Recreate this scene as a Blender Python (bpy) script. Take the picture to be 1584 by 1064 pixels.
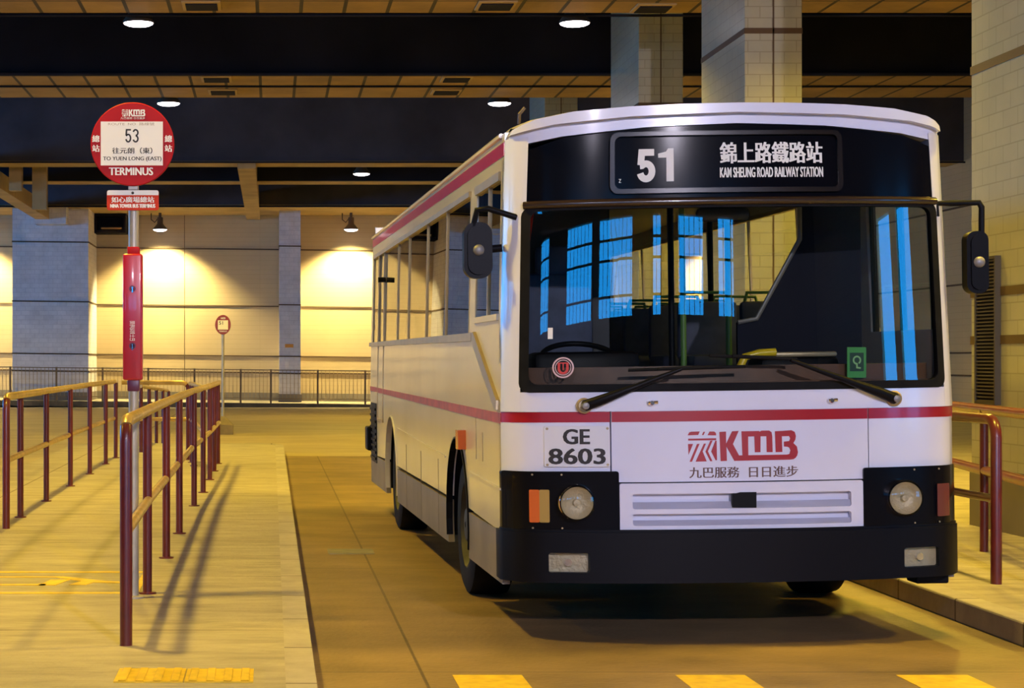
import bpy, bmesh, math, random
from mathutils import Vector, Matrix
from mathutils.geometry import tessellate_polygon

random.seed(7)
for o in list(bpy.data.objects):
    bpy.data.objects.remove(o)
SC = bpy.context.scene
COL = SC.collection

# ---------------------------------------------------------------- camera, world, exposure
F_PX, PX0, PY0, CAM_H = 2960.0, 420.0, 558.0, 1.5
cam_data = bpy.data.cameras.new('camera')
cam_data.sensor_fit = 'HORIZONTAL'
cam_data.sensor_width = 36.0
cam_data.lens = F_PX / 1584.0 * 36.0
cam_data.shift_x = (792.0 - PX0) / 1584.0
cam_data.shift_y = (PY0 - 532.0) / 1584.0
cam_data.clip_end = 300
cam = bpy.data.objects.new('camera', cam_data)
COL.objects.link(cam)
cam.location = (0, 0, CAM_H)
cam.rotation_euler = (math.pi / 2, 0, 0)
SC.camera = cam

world = bpy.data.worlds.new('dusk_sky')
SC.world = world
world.use_nodes = True
bg = world.node_tree.nodes['Background']
bg.inputs['Color'].default_value = (0.015, 0.36, 1.0, 1)
bg.inputs['Strength'].default_value = 12.0

SC.view_settings.view_transform = 'Standard'
SC.view_settings.look = 'None'
SC.view_settings.gamma = 1.0
SC.view_settings.use_curve_mapping = False
SC.view_settings.exposure = -0.12

# light portals in the daylight openings (they only guide the sky's own light)
for loc, rot, sx, sy in (((-1.0, -16.4, 4.35), (math.radians(90), 0, 0), 23, 2.0), ((-22.4, 36, 4.3), (0, math.radians(-90), 0), 2.6, 44), ((17.8, -2.0, 2.65), (0, math.radians(90), 0), 4.0, 4.6)):
    pl_ = bpy.data.lights.new('sky_portal', 'AREA')
    pl_.shape = 'RECTANGLE'
    pl_.size, pl_.size_y = sx, sy
    pl_.cycles.is_portal = True
    po_ = bpy.data.objects.new('sky_portal', pl_)
    po_.location, po_.rotation_euler = loc, rot
    COL.objects.link(po_)

LAMP_W = 1650.0
LAMP_COL = (1.0, 0.70, 0.065)
COOL_W = 6600.0
COOL_COL = (0.90, 0.83, 1.0)
FLOOD_W = 4600.0
FLOOD_COL = (1.0, 0.82, 0.34)

# ---------------------------------------------------------------- materials
MATS = {}

def mat(name, color, rough=0.6, metal=0.0, var=0.0, scale=8.0, bump=0.0, bscale=40.0, coat=0.0, emit=None, estr=0.0, stretch=(1, 1, 1), spec=0.5):
    if name in MATS:
        return MATS[name]
    m = bpy.data.materials.new(name)
    m.use_nodes = True
    nt = m.node_tree
    b = nt.nodes['Principled BSDF']
    b.inputs['Base Color'].default_value = (*color, 1)
    b.inputs['Roughness'].default_value = rough
    b.inputs['Metallic'].default_value = metal
    b.inputs['Specular IOR Level'].default_value = spec
    if coat:
        b.inputs['Coat Weight'].default_value = coat
        b.inputs['Coat Roughness'].default_value = 0.08
    if emit:
        b.inputs['Emission Color'].default_value = (*emit, 1)
        b.inputs['Emission Strength'].default_value = estr
    tc = nt.nodes.new('ShaderNodeTexCoord')
    mp = nt.nodes.new('ShaderNodeMapping')
    mp.inputs['Scale'].default_value = stretch
    nt.links.new(tc.outputs['Object'], mp.inputs['Vector'])
    nz = nt.nodes.new('ShaderNodeTexNoise')
    nz.inputs['Scale'].default_value = scale
    nz.inputs['Detail'].default_value = 6
    nt.links.new(mp.outputs['Vector'], nz.inputs['Vector'])
    if var:
        rp = nt.nodes.new('ShaderNodeValToRGB')
        rp.color_ramp.elements[0].position = 0.3
        rp.color_ramp.elements[1].position = 0.7
        rp.color_ramp.elements[0].color = (*[max(0, c * (1 - var)) for c in color], 1)
        rp.color_ramp.elements[1].color = (*[min(1, c * (1 + var)) for c in color], 1)
        nt.links.new(nz.outputs['Fac'], rp.inputs['Fac'])
        nt.links.new(rp.outputs['Color'], b.inputs['Base Color'])
    if bump:
        n2 = nt.nodes.new('ShaderNodeTexNoise')
        n2.inputs['Scale'].default_value = bscale
        n2.inputs['Detail'].default_value = 4
        nt.links.new(mp.outputs['Vector'], n2.inputs['Vector'])
        bp = nt.nodes.new('ShaderNodeBump')
        bp.inputs['Strength'].default_value = bump
        bp.inputs['Distance'].default_value = 0.01
        nt.links.new(n2.outputs['Fac'], bp.inputs['Height'])
        nt.links.new(bp.outputs['Normal'], b.inputs['Normal'])
    MATS[name] = m
    return m

def glass_mat(name, tint, ior=1.5, rough=0.0):
    m = bpy.data.materials.new(name)
    m.use_nodes = True
    nt = m.node_tree
    nt.nodes.clear()
    out = nt.nodes.new('ShaderNodeOutputMaterial')
    mix = nt.nodes.new('ShaderNodeMixShader')
    tr = nt.nodes.new('ShaderNodeBsdfTransparent')
    tr.inputs['Color'].default_value = (*tint, 1)
    gl = nt.nodes.new('ShaderNodeBsdfGlossy')
    gl.inputs['Color'].default_value = (1, 1, 1, 1)
    gl.inputs['Roughness'].default_value = rough
    fr = nt.nodes.new('ShaderNodeFresnel')
    fr.inputs['IOR'].default_value = ior
    geo = nt.nodes.new('ShaderNodeNewGeometry')      # reflect on the outer skin of the pane only
    inv = nt.nodes.new('ShaderNodeMath')
    inv.operation = 'SUBTRACT'
    inv.inputs[0].default_value = 1.0
    nt.links.new(geo.outputs['Backfacing'], inv.inputs[1])
    mul = nt.nodes.new('ShaderNodeMath')
    mul.operation = 'MULTIPLY'
    nt.links.new(fr.outputs['Fac'], mul.inputs[0])
    nt.links.new(inv.outputs[0], mul.inputs[1])
    nt.links.new(mul.outputs[0], mix.inputs['Fac'])
    nt.links.new(tr.outputs['BSDF'], mix.inputs[1])
    nt.links.new(gl.outputs['BSDF'], mix.inputs[2])
    nt.links.new(mix.outputs['Shader'], out.inputs['Surface'])
    return m

def brick_mat(name, c1, c2, mortar, bw, bh, msize, mode='xz', rough=0.5, offset=0.5, var=0.25, nscale=1.2, rot=0, bump=0.0, stretch=(1, 1, 1), spec=0.5):
    """tiles / joints laid in object space: mode xz = upright faces, xy = floors and soffits"""
    m = bpy.data.materials.new(name)
    m.use_nodes = True
    nt = m.node_tree
    b = nt.nodes['Principled BSDF']
    b.inputs['Roughness'].default_value = rough
    b.inputs['Specular IOR Level'].default_value = spec
    tc = nt.nodes.new('ShaderNodeTexCoord')
    sep = nt.nodes.new('ShaderNodeSeparateXYZ')
    nt.links.new(tc.outputs['Object'], sep.inputs[0])
    cmb = nt.nodes.new('ShaderNodeCombineXYZ')
    if mode == 'xz':
        ad = nt.nodes.new('ShaderNodeMath')
        ad.operation = 'ADD'
        nt.links.new(sep.outputs['X'], ad.inputs[0])
        nt.links.new(sep.outputs['Y'], ad.inputs[1])
        nt.links.new(ad.outputs[0], cmb.inputs[0])
        nt.links.new(sep.outputs['Z'], cmb.inputs[1])
    elif mode == 'xy':
        sh = nt.nodes.new('ShaderNodeMath')
        sh.operation = 'ADD'
        sh.inputs[1].default_value = 2.68
        nt.links.new(sep.outputs['X'], sh.inputs[0])
        nt.links.new(sh.outputs[0], cmb.inputs[0])
        nt.links.new(sep.outputs['Y'], cmb.inputs[1])
    else:
        nt.links.new(sep.outputs['Y'], cmb.inputs[0])
        nt.links.new(sep.outputs['X'], cmb.inputs[1])
    br = nt.nodes.new('ShaderNodeTexBrick')
    br.offset = offset
    br.inputs['Scale'].default_value = 1.0
    br.inputs['Brick Width'].default_value = bw
    br.inputs['Row Height'].default_value = bh
    br.inputs['Mortar Size'].default_value = msize
    br.inputs['Mortar Smooth'].default_value = 0.2
    br.inputs['Color1'].default_value = (*c1, 1)
    br.inputs['Color2'].default_value = (*c2, 1)
    br.inputs['Mortar'].default_value = (*mortar, 1)
    nt.links.new(cmb.outputs[0], br.inputs['Vector'])
    mp = nt.nodes.new('ShaderNodeMapping')
    mp.inputs['Scale'].default_value = stretch
    nt.links.new(tc.outputs['Object'], mp.inputs['Vector'])
    nz = nt.nodes.new('ShaderNodeTexNoise')
    nz.inputs['Scale'].default_value = nscale
    nz.inputs['Detail'].default_value = 8
    nz.inputs['Roughness'].default_value = 0.65
    nt.links.new(mp.outputs['Vector'], nz.inputs['Vector'])
    rp = nt.nodes.new('ShaderNodeValToRGB')
    rp.color_ramp.elements[0].position = 0.32
    rp.color_ramp.elements[1].position = 0.68
    lo, hi = 1 - var, 1.0
    rp.color_ramp.elements[0].color = (lo, lo, lo, 1)
    rp.color_ramp.elements[1].color = (hi, hi, hi, 1)
    nt.links.new(nz.outputs['Fac'], rp.inputs['Fac'])
    mx = nt.nodes.new('ShaderNodeMix')
    mx.data_type = 'RGBA'
    mx.blend_type = 'MULTIPLY'
    mx.inputs['Factor'].default_value = 1
    nt.links.new(br.outputs['Color'], mx.inputs['A'])
    nt.links.new(rp.outputs['Color'], mx.inputs['B'])
    nt.links.new(mx.outputs['Result'], b.inputs['Base Color'])
    if bump:
        n2 = nt.nodes.new('ShaderNodeTexNoise')
        n2.inputs['Scale'].default_value = 30
        n2.inputs['Detail'].default_value = 5
        nt.links.new(tc.outputs['Object'], n2.inputs['Vector'])
        bp = nt.nodes.new('ShaderNodeBump')
        bp.inputs['Strength'].default_value = bump
        bp.inputs['Distance'].default_value = 0.01
        nt.links.new(n2.outputs['Fac'], bp.inputs['Height'])
        nt.links.new(bp.outputs['Normal'], b.inputs['Normal'])
    return m

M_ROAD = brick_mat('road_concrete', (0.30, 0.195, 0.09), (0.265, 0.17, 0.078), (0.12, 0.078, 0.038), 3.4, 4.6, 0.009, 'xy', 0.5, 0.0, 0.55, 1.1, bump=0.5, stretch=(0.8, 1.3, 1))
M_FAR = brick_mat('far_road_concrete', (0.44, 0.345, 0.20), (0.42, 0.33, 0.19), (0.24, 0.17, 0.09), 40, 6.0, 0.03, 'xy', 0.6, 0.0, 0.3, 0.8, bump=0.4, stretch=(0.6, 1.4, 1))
M_PLAT = brick_mat('platform_concrete', (0.44, 0.375, 0.27), (0.42, 0.355, 0.255), (0.22, 0.175, 0.11), 60.0, 2.4, 0.012, 'xy', 0.7, 0.0, 0.42, 3.2, bump=0.8, stretch=(0.6, 2.2, 1))
M_KERB = brick_mat('kerb_concrete', (0.46, 0.40, 0.32), (0.43, 0.37, 0.29), (0.16, 0.125, 0.09), 1.0, 5.0, 0.012, 'yx', 0.75, 0.0, 0.3, 3.0, bump=0.3)
M_WALL = brick_mat('wall_panel_tile', (0.55, 0.425, 0.25), (0.535, 0.41, 0.24), (0.46, 0.35, 0.20), 4.1, 0.16, 0.006, 'xz', 0.6, 0.0, 0.10, 0.6)
M_TILE = brick_mat('column_tile', (0.44, 0.43, 0.32), (0.41, 0.40, 0.295), (0.31, 0.29, 0.20), 0.30, 0.14, 0.006, 'xz', 0.32, 0.5, 0.14, 1.5)
M_LILAC = brick_mat('lilac_mosaic', (0.80, 0.76, 0.78), (0.74, 0.70, 0.73), (0.64, 0.60, 0.63), 0.30, 0.15, 0.008, 'xz', 0.6, 0.5, 0.2, 2.5)
M_SOFFIT = brick_mat('soffit_panel', (0.42, 0.26, 0.09), (0.36, 0.22, 0.075), (0.03, 0.022, 0.012), 0.62, 1.40, 0.03, 'xy', 0.7, 0.0, 0.45, 0.9)
M_DARK = mat('dark_beam_paint', (0.016, 0.016, 0.024), 0.9, var=0.3, scale=0.7, spec=0.1)
M_GREYBEAM = mat('grey_beam_paint', (0.085, 0.08, 0.10), 0.9, var=0.25, scale=0.8, spec=0.1)
M_STEEL = mat('ochre_steel_beam', (0.42, 0.29, 0.12), 0.7, var=0.2, scale=1.2)
M_GROOVE = mat('groove_brown', (0.10, 0.06, 0.03), 0.8)
M_BASE = mat('wall_base_grey', (0.20, 0.17, 0.14), 0.8, var=0.15, scale=1.0)
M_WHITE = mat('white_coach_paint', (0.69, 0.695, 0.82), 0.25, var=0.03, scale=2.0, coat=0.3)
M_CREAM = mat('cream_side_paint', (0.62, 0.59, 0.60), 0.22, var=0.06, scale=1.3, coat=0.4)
M_SKIRT = mat('grimy_skirt_metal', (0.185, 0.15, 0.11), 0.5, 0.05, var=0.22, scale=2.2)
M_RED = mat('red_stripe_paint', (0.36, 0.006, 0.014), 0.3, var=0.06, scale=4, coat=0.3)
M_REDFADE = mat('faded_red_stripe', (0.34, 0.045, 0.018), 0.4, var=0.3, scale=9)
M_LOGO = mat('logo_red', (0.36, 0.006, 0.016), 0.4)
M_BLACK = mat('black_plastic', (0.004, 0.004, 0.006), 0.45, spec=0.12)
M_BLACKGLOSS = mat('black_gloss_panel', (0.004, 0.004, 0.006), 0.12, spec=0.12)
M_RUBBER = mat('black_rubber', (0.007, 0.007, 0.008), 0.7, var=0.3, scale=12, spec=0.12)
M_DIRT = mat('dark_underbody', (0.004, 0.004, 0.005), 0.9, spec=0.1)
M_ALU = mat('aluminium_trim', (0.40, 0.31, 0.18), 0.4, 0.5, var=0.1, scale=6)
M_CHROME = mat('chrome', (0.85, 0.85, 0.88), 0.12, 1.0)
M_HUB = mat('grey_wheel_hub', (0.25, 0.24, 0.23), 0.5, 0.5, var=0.2, scale=9)
M_PLATE = mat('number_plate_white', (0.66, 0.66, 0.70), 0.4)
M_INK = mat('black_ink', (0.015, 0.012, 0.012), 0.6)
M_BLIND = mat('blind_white', (0.86, 0.84, 0.76), 0.7)
M_AMBER = mat('amber_lens', (0.62, 0.12, 0.015), 0.2, coat=0.6)
M_AMBER2 = mat('clear_lens', (0.40, 0.26, 0.06), 0.2, coat=0.6)
M_DARKRED = mat('dark_red_lens', (0.14, 0.03, 0.03), 0.25, coat=0.5)
M_REFLECT = mat('headlamp_reflector', (0.60, 0.52, 0.34), 0.4, 0.15, bump=0.8, bscale=45)
M_LENS = glass_mat('lamp_glass', (0.9, 0.9, 0.88), 1.5)
M_WIND = glass_mat('windscreen_glass', (0.90, 0.92, 0.90), 1.62)
M_SIDE = glass_mat('tinted_side_glass', (0.30, 0.30, 0.32), 1.75)
M_SOOT = mat('sooty_hub', (0.03, 0.028, 0.026), 0.6, 0.2, var=0.3, scale=9)
M_CLEAR = glass_mat('clear_side_glass', (0.95, 0.94, 0.90), 1.45)
M_INT = mat('dark_cabin_lining', (0.05, 0.05, 0.06), 0.7, var=0.2, scale=3)
M_DASH = mat('brown_dashboard', (0.12, 0.05, 0.02), 0.45, var=0.25, scale=6)
M_SEAT = mat('blue_grey_seat', (0.06, 0.07, 0.12), 0.7, var=0.2, scale=10)
M_GREEN = mat('green_pole', (0.10, 0.22, 0.05), 0.35)
M_CURT = mat('red_curtain', (0.85, 0.07, 0.03), 0.8, var=0.2, scale=8)
M_YELLOW = mat('yellow_tube', (0.80, 0.55, 0.02), 0.3)
M_CARD = mat('green_card', (0.06, 0.32, 0.07), 0.5)
M_CARDINK = mat('card_ink', (0.30, 0.55, 0.22), 0.5)
M_POST = mat('dark_red_post_paint', (0.10, 0.009, 0.009), 0.35, var=0.15, scale=9, coat=0.3)
M_RAIL = mat('lamp_shine_rail_paint', (0.52, 0.36, 0.14), 0.3, 0.5, var=0.25, scale=7)  # lamp highlights on the red rails, put into the base colour
M_RAILRED = mat('orange_red_rail', (0.26, 0.05, 0.018), 0.3, var=0.2, scale=6, coat=0.3)
M_SIGNRED = mat('sign_red', (0.42, 0.008, 0.010), 0.5, var=0.05, scale=8, spec=0.15)
M_SIGNORANGE = mat('sign_orange_red', (0.62, 0.04, 0.008), 0.5, spec=0.15)
M_SIGNWHITE = mat('sign_white', (0.86, 0.83, 0.72), 0.5)
M_PURPLE = mat('dark_purple_sleeve', (0.10, 0.008, 0.035), 0.4)
M_POLE = mat('grey_galvanised_pole', (0.42, 0.38, 0.30), 0.45, 0.4, var=0.15, scale=9)
M_PAINTY = mat('yellow_road_paint', (0.66, 0.43, 0.012), 0.55, var=0.18, scale=14)
M_LAMPBODY = mat('lamp_housing_brown', (0.10, 0.07, 0.05), 0.5, 0.3)
M_LAMPGLOW = mat('lamp_glow', (1, 1, 1), 0.5, emit=(1.0, 0.93, 0.98), estr=9.0)
M_FENCE = mat('brown_fence_paint', (0.17, 0.105, 0.05), 0.6)
M_BARS = mat('pale_fence_bars', (0.30, 0.20, 0.09), 0.5)
M_ORANGE = mat('orange_plaque', (0.65, 0.28, 0.03), 0.5)
M_VENT = mat('dark_vent_metal', (0.05, 0.042, 0.035), 0.5, 0.3)
M_INTCEIL = mat('interior_panel_grey', (0.10, 0.10, 0.11), 0.6)

# ---------------------------------------------------------------- mesh builder
class MB:
    def __init__(self):
        self.bm = bmesh.new()

    def add(self, verts, faces):
        vs = [self.bm.verts.new(v) for v in verts]
        for f in faces:
            try:
                self.bm.faces.new([vs[i] for i in f])
            except ValueError:
                pass
        return self

    def merge(self, bm2):
        me = bpy.data.meshes.new('tmp')
        bm2.to_mesh(me)
        self.bm.from_mesh(me)
        bpy.data.meshes.remove(me)
        bm2.free()
        return self

    def box(self, x0, x1, y0, y1, z0, z1, bev=0.0, seg=2):
        b = bmesh.new()
        bmesh.ops.create_cube(b, size=1)
        for v in b.verts:
            v.co = Vector(((x0 + x1) / 2 + v.co.x * (x1 - x0), (y0 + y1) / 2 + v.co.y * (y1 - y0), (z0 + z1) / 2 + v.co.z * (z1 - z0)))
        if bev:
            bmesh.ops.bevel(b, geom=list(b.edges), offset=bev, segments=seg, profile=0.5, affect='EDGES')
        return self.merge(b)

    def tube(self, pts, r, n=14, cap=True):
        pts = [Vector(p) for p in pts]
        rs = r if isinstance(r, (list, tuple)) else [r] * len(pts)
        rings = []
        t0 = (pts[1] - pts[0]).normalized()
        up = Vector((0, 0, 1)) if abs(t0.z) < 0.9 else Vector((1, 0, 0))
        nrm = t0.cross(up).normalized()
        for i, p in enumerate(pts):
            if i == 0:
                t = t0
            elif i == len(pts) - 1:
                t = (pts[i] - pts[i - 1]).normalized()
            else:
                t = ((pts[i] - pts[i - 1]).normalized() + (pts[i + 1] - pts[i]).normalized()).normalized()
            nrm = (nrm - t * nrm.dot(t)).normalized()
            bn = t.cross(nrm)
            rings.append([self.bm.verts.new(p + (nrm * math.cos(2 * math.pi * k / n) + bn * math.sin(2 * math.pi * k / n)) * rs[i]) for k in range(n)])
        for a, b in zip(rings, rings[1:]):
            for k in range(n):
                self.bm.faces.new([a[k], a[(k + 1) % n], b[(k + 1) % n], b[k]])
        if cap:
            self.bm.faces.new(rings[0][::-1])
            self.bm.faces.new(rings[-1])
        return self

    def lathe(self, prof, origin=(0, 0, 0), axis='z', n=32, caps=True):
        """prof: list of (radius, height) along the axis"""
        ox, oy, oz = origin
        rings = []
        for r, h in prof:
            ring = []
            for k in range(n):
                a = 2 * math.pi * k / n
                c, s = r * math.cos(a), r * math.sin(a)
                if axis == 'z':
                    p = (ox + c, oy + s, oz + h)
                elif axis == 'y':
                    p = (ox + c, oy + h, oz + s)
                else:
                    p = (ox + h, oy + c, oz + s)
                ring.append(self.bm.verts.new(p))
            rings.append(ring)
        for a, b in zip(rings, rings[1:]):
            for k in range(n):
                self.bm.faces.new([a[k], a[(k + 1) % n], b[(k + 1) % n], b[k]])
        if caps:
            self.bm.faces.new(rings[0])
            self.bm.faces.new(rings[-1])
        return self

    def prism(self, outline, d0, d1, holes=(), fn=None, cutx=(), cutz=()):
        """outline in (u,w); extruded between depths d0 and d1; fn(u,d,w)->xyz"""
        loops = [list(outline)] + [list(h) for h in holes]
        flat = [p for l in loops for p in l]
        tris = tessellate_polygon([[Vector((p[0], p[1], 0)) for p in l] for l in loops])
        b = bmesh.new()
        A = [b.verts.new((p[0], d0, p[1])) for p in flat]
        B = [b.verts.new((p[0], d1, p[1])) for p in flat]
        for t in tris:
            try:
                b.faces.new([A[i] for i in t])
                b.faces.new([B[i] for i in reversed(t)])
            except ValueError:
                pass
        i0 = 0
        for l in loops:
            n = len(l)
            for k in range(n):
                a, c = i0 + k, i0 + (k + 1) % n
                try:
                    b.faces.new([A[a], A[c], B[c], B[a]])
                except ValueError:
                    pass
            i0 += n
        for x in cutx:
            bmesh.ops.bisect_plane(b, geom=b.verts[:] + b.edges[:] + b.faces[:], dist=1e-5, plane_co=(x, 0, 0), plane_no=(1, 0, 0))
        for z in cutz:
            bmesh.ops.bisect_plane(b, geom=b.verts[:] + b.edges[:] + b.faces[:], dist=1e-5, plane_co=(0, 0, z), plane_no=(0, 0, 1))
        if fn:
            for v in b.verts:
                v.co = Vector(fn(v.co.x, v.co.y, v.co.z))
        return self.merge(b)

    def build(self, name, m, parent=None, smooth=None, post=None):
        bmesh.ops.recalc_face_normals(self.bm, faces=self.bm.faces[:])
        if post:
            for v in self.bm.verts:
                v.co = Vector(post(v.co))
        me = bpy.data.meshes.new(name)
        self.bm.to_mesh(me)
        self.bm.free()
        me.materials.append(m)
        if smooth:
            me.polygons.foreach_set('use_smooth', [True] * len(me.polygons))
            me.set_sharp_from_angle(angle=math.radians(smooth))
        o = bpy.data.objects.new(name, me)
        COL.objects.link(o)
        if parent:
            o.parent = parent
        return o

def tag(o, label=None, cat=None, group=None, kind=None):
    for k, v in (('label', label), ('category', cat), ('group', group), ('kind', kind)):
        if v:
            o[k] = v
    return o

def thing(name, loc, label, cat, group=None, rz=0.0):
    o = bpy.data.objects.new(name, None)
    o.empty_display_size = 0.2
    COL.objects.link(o)
    o.location = loc
    o.rotation_euler = (0, 0, rz)
    return tag(o, label, cat, group)

def struct(name, mb, m, label=None, smooth=None, post=None):
    o = mb.build(name, m, None, smooth, post)
    o['kind'] = 'structure'
    if label:
        o['label'] = label
    return o

def copy_tree(o, parent=None):
    c = o.copy()
    COL.objects.link(c)
    c.parent = parent
    for ch in list(o.children):
        copy_tree(ch, c)
    return c

def rrect(x0, x1, z0, z1, r, n=6):
    pts = []
    for cx, cz, a0 in ((x1 - r, z1 - r, 0), (x0 + r, z1 - r, 90), (x0 + r, z0 + r, 180), (x1 - r, z0 + r, 270)):
        for k in range(n + 1):
            a = math.radians(a0 + 90 * k / n)
            pts.append((cx + r * math.cos(a), cz + r * math.sin(a)))
    return pts

def circ(cx, cz, r, n=32):
    return [(cx + r * math.cos(2 * math.pi * k / n), cz + r * math.sin(2 * math.pi * k / n)) for k in range(n)]

def text_geo(body, weight=0.0, res=3):
    """letters of the built-in font as flat verts / faces in a unit box"""
    c = bpy.data.curves.new('txt', 'FONT')
    c.body = body
    c.size = 1.0
    c.offset = weight
    c.resolution_u = res
    o = bpy.data.objects.new('txt', c)
    COL.objects.link(o)
    bpy.context.view_layer.update()
    me = bpy.data.meshes.new_from_object(o.evaluated_get(bpy.context.evaluated_depsgraph_get()))
    vs = [v.co.copy() for v in me.vertices]
    fs = [list(p.vertices) for p in me.polygons]
    bpy.data.objects.remove(o)
    bpy.data.curves.remove(c)
    bpy.data.meshes.remove(me)
    xs = [v.x for v in vs]
    ys = [v.y for v in vs]
    x0, x1, y0, y1 = min(xs), max(xs), min(ys), max(ys)
    return [((v.x - x0) / (x1 - x0), (v.y - y0) / (y1 - y0)) for v in vs], fs

def text_on(mb, body, x0, x1, z0, z1, d, fn, weight=0.0, slant=0.0, bold=0.0):
    vs, fs = text_geo(body, min(weight, 0.012))
    for k in ((-1, -0.33, 0.33, 1) if bold else (0,)):
        o = k * bold
        mb.add([fn(x0 + bold + u * (x1 - x0 - 2 * bold) + o, d - k * 2e-5, z0 + w * (z1 - z0) + slant * u) for u, w in vs], fs)

def stroke(mb, pts, wd, d, fn):
    """thick polyline drawn as quads in (x,z)"""
    pts = [Vector((p[0], p[1])) for p in pts]
    L, R = [], []
    for i, p in enumerate(pts):
        if i == 0:
            t = (pts[1] - p).normalized()
            nn = Vector((-t.y, t.x))
            s = 1
        elif i == len(pts) - 1:
            t = (p - pts[i - 1]).normalized()
            nn = Vector((-t.y, t.x))
            s = 1
        else:
            a = (p - pts[i - 1]).normalized()
            b = (pts[i + 1] - p).normalized()
            t = (a + b).normalized()
            nn = Vector((-t.y, t.x))
            s = 1 / max(0.5, nn.dot(Vector((-a.y, a.x))))
        L.append(p + nn * wd / 2 * s)
        R.append(p - nn * wd / 2 * s)
    n = len(pts)
    mb.add([fn(v.x, d, v.y) for v in L + R], [[i, i + 1, n + i + 1, n + i] for i in range(n - 1)])

def arc(cx, cz, rx, rz, a0, a1, n=14):
    return [(cx + rx * math.cos(math.radians(a0 + (a1 - a0) * k / n)), cz + rz * math.sin(math.radians(a0 + (a1 - a0) * k / n))) for k in range(n + 1)]

def digit(mb, ch, x0, x1, z0, z1, wd, d, fn):
    w, h = x1 - x0, z1 - z0
    cx = (x0 + x1) / 2
    i = wd / 2
    if ch == '1':
        q = [(x1 - wd, z0), (x1, z0), (x1, z1), (x1 - .75 * wd, z1), (x1 - wd * 1.05, z1 - .10 * h), (x0 + .12 * w, z1 - .155 * h), (x0 + .12 * w, z1 - .28 * h), (x1 - wd, z1 - .28 * h)]
        mb.prism(q, d, d + 0.0015, fn=fn)
    elif ch == '5':
        stroke(mb, [(x1 - w * .06, z1 - i), (x0 + i + w * .1, z1 - i), (x0 + i + w * .04, z0 + h * .52)], wd, d, fn)
        stroke(mb, [(x0 + i, z0 + h * .50)] + arc(cx, z0 + h * .33, w / 2 - i, h * .33 - i, 130, -165, 20), wd, d, fn)
    elif ch == '3':
        stroke(mb, arc(cx, z1 - h * .27, w / 2 - i, h * .27 - i, 165, -90, 18), wd, d, fn)
        stroke(mb, arc(cx, z0 + h * .28, w / 2 - i, h * .28 - i, 90, -165, 18), wd, d, fn)

# ================================================================ THE STATION (setting)
ZS = 6.5                     # soffit height
def lean(co):                # the far side of the station falls slightly to the right
    return (co.x, co.y, co.z - 0.011 * (co.x + 4.0))

struct('floor', MB().box(-22, 17.6, -18, 75, -0.2, 0), M_FAR, 'concrete roadway of the bus station')
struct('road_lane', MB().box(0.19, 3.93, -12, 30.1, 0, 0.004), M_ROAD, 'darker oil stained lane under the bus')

# boarding platform on the left
plat = [(0.06, -12)] + [(0.06, 30.6)] + arc(-0.44, 30.6, 0.5, 0.75, 0, 90, 6) + arc(-2.7, 30.6, 0.5, 0.75, 90, 180, 6) + [(-3.25, -12)]
def up(z0):
    return lambda u, d, w: (u, w, z0 + d)
struct('platform', MB().prism(plat, 0.0, 0.15, fn=up(0)), M_PLAT, 'raised concrete boarding platform')
ko = [(0.19, -12), (0.19, 30.6)] + arc(-0.44, 30.6, 0.63, 0.88, 0, 90, 8) + [(-0.44, 31.35)] + list(reversed(arc(-0.44, 30.6, 0.5, 0.75, 0, 90, 8))) + [(0.06, 30.6), (0.06, -12)]
struct('trim_1', MB().prism(ko, 0.0, 0.152, fn=up(0)), M_KERB, 'kerb stones along the platform edge')

# right platform
struct('platform_right', MB().box(4.08, 17.4, -12, 61, 0, 0.13), M_PLAT, 'raised platform right of the bus')
struct('trim_2', MB().box(3.93, 4.08, -12, 61, 0, 0.135, 0.012), M_KERB, 'kerb stones right of the bus')

# far pavement with its kerb
struct('platform_back', MB().box(-22, 17.4, 61.85, 66.2, 0, 0.17), M_PLAT, 'pavement below the back wall', post=lean)
struct('trim_3', MB().box(-22, 17.4, 61.7, 61.85, 0, 0.175, 0.012), mat('dark_kerb', (0.10, 0.075, 0.045), 0.8, var=0.5, scale=2.5), 'dark kerb below the far fence', post=lean)

# walls
struct('wall_back', MB().box(-22, 17.6, 66.0, 66.4, 0, 9), M_WALL, 'cream panelled back wall', post=lean)
struct('wall_left', MB().box(-22.3, -22, -16, 66, 0, 3.0).box(-22.3, -22, -16, 66, 5.6, 9).box(-22.3, -22, 58, 66, 3.0, 5.6).box(-22.3, -22, -16, 14, 3.0, 5.6).box(-22.3, -22, 20, 23, 3.0, 5.6), M_WALL)
struct('wall_right', MB().box(17.4, 17.7, -16, 66, 0, 0.7).box(17.4, 17.7, -16, 66, 4.6, 9).box(17.4, 17.7, 0.2, 66, 0.7, 4.6).box(17.4, 17.7, -2.4, -1.6, 0.7, 4.6).box(17.4, 17.7, -16, -4.2, 0.7, 4.6), M_WALL)
LINES = (5.38, 3.42, 1.70, 1.13)
g = MB()
for z in LINES:
    g.box(-22, 17.4, 65.965, 66.02, z - 0.022, z + 0.022)
for x in (-11.6, -7.4, -3.0, 0.9, 5.2, 9.6, 13.6):
    g.box(x - 0.008, x + 0.008, 65.985, 66.02, 0.2, 8.8)
struct('trim_4', g, M_GROOVE, 'brown joint lines across the back wall', post=lean)
g = MB()
for z in LINES:
    g.box(17.36, 17.41, 5, 66, z - 0.022, z + 0.022)
struct('trim_5', g, M_GROOVE)
struct('baseboard_back', MB().box(-22, 17.4, 65.93, 66.02, 0.17, 0.44), M_BASE, 'grey base course of the back wall', post=lean)

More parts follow.
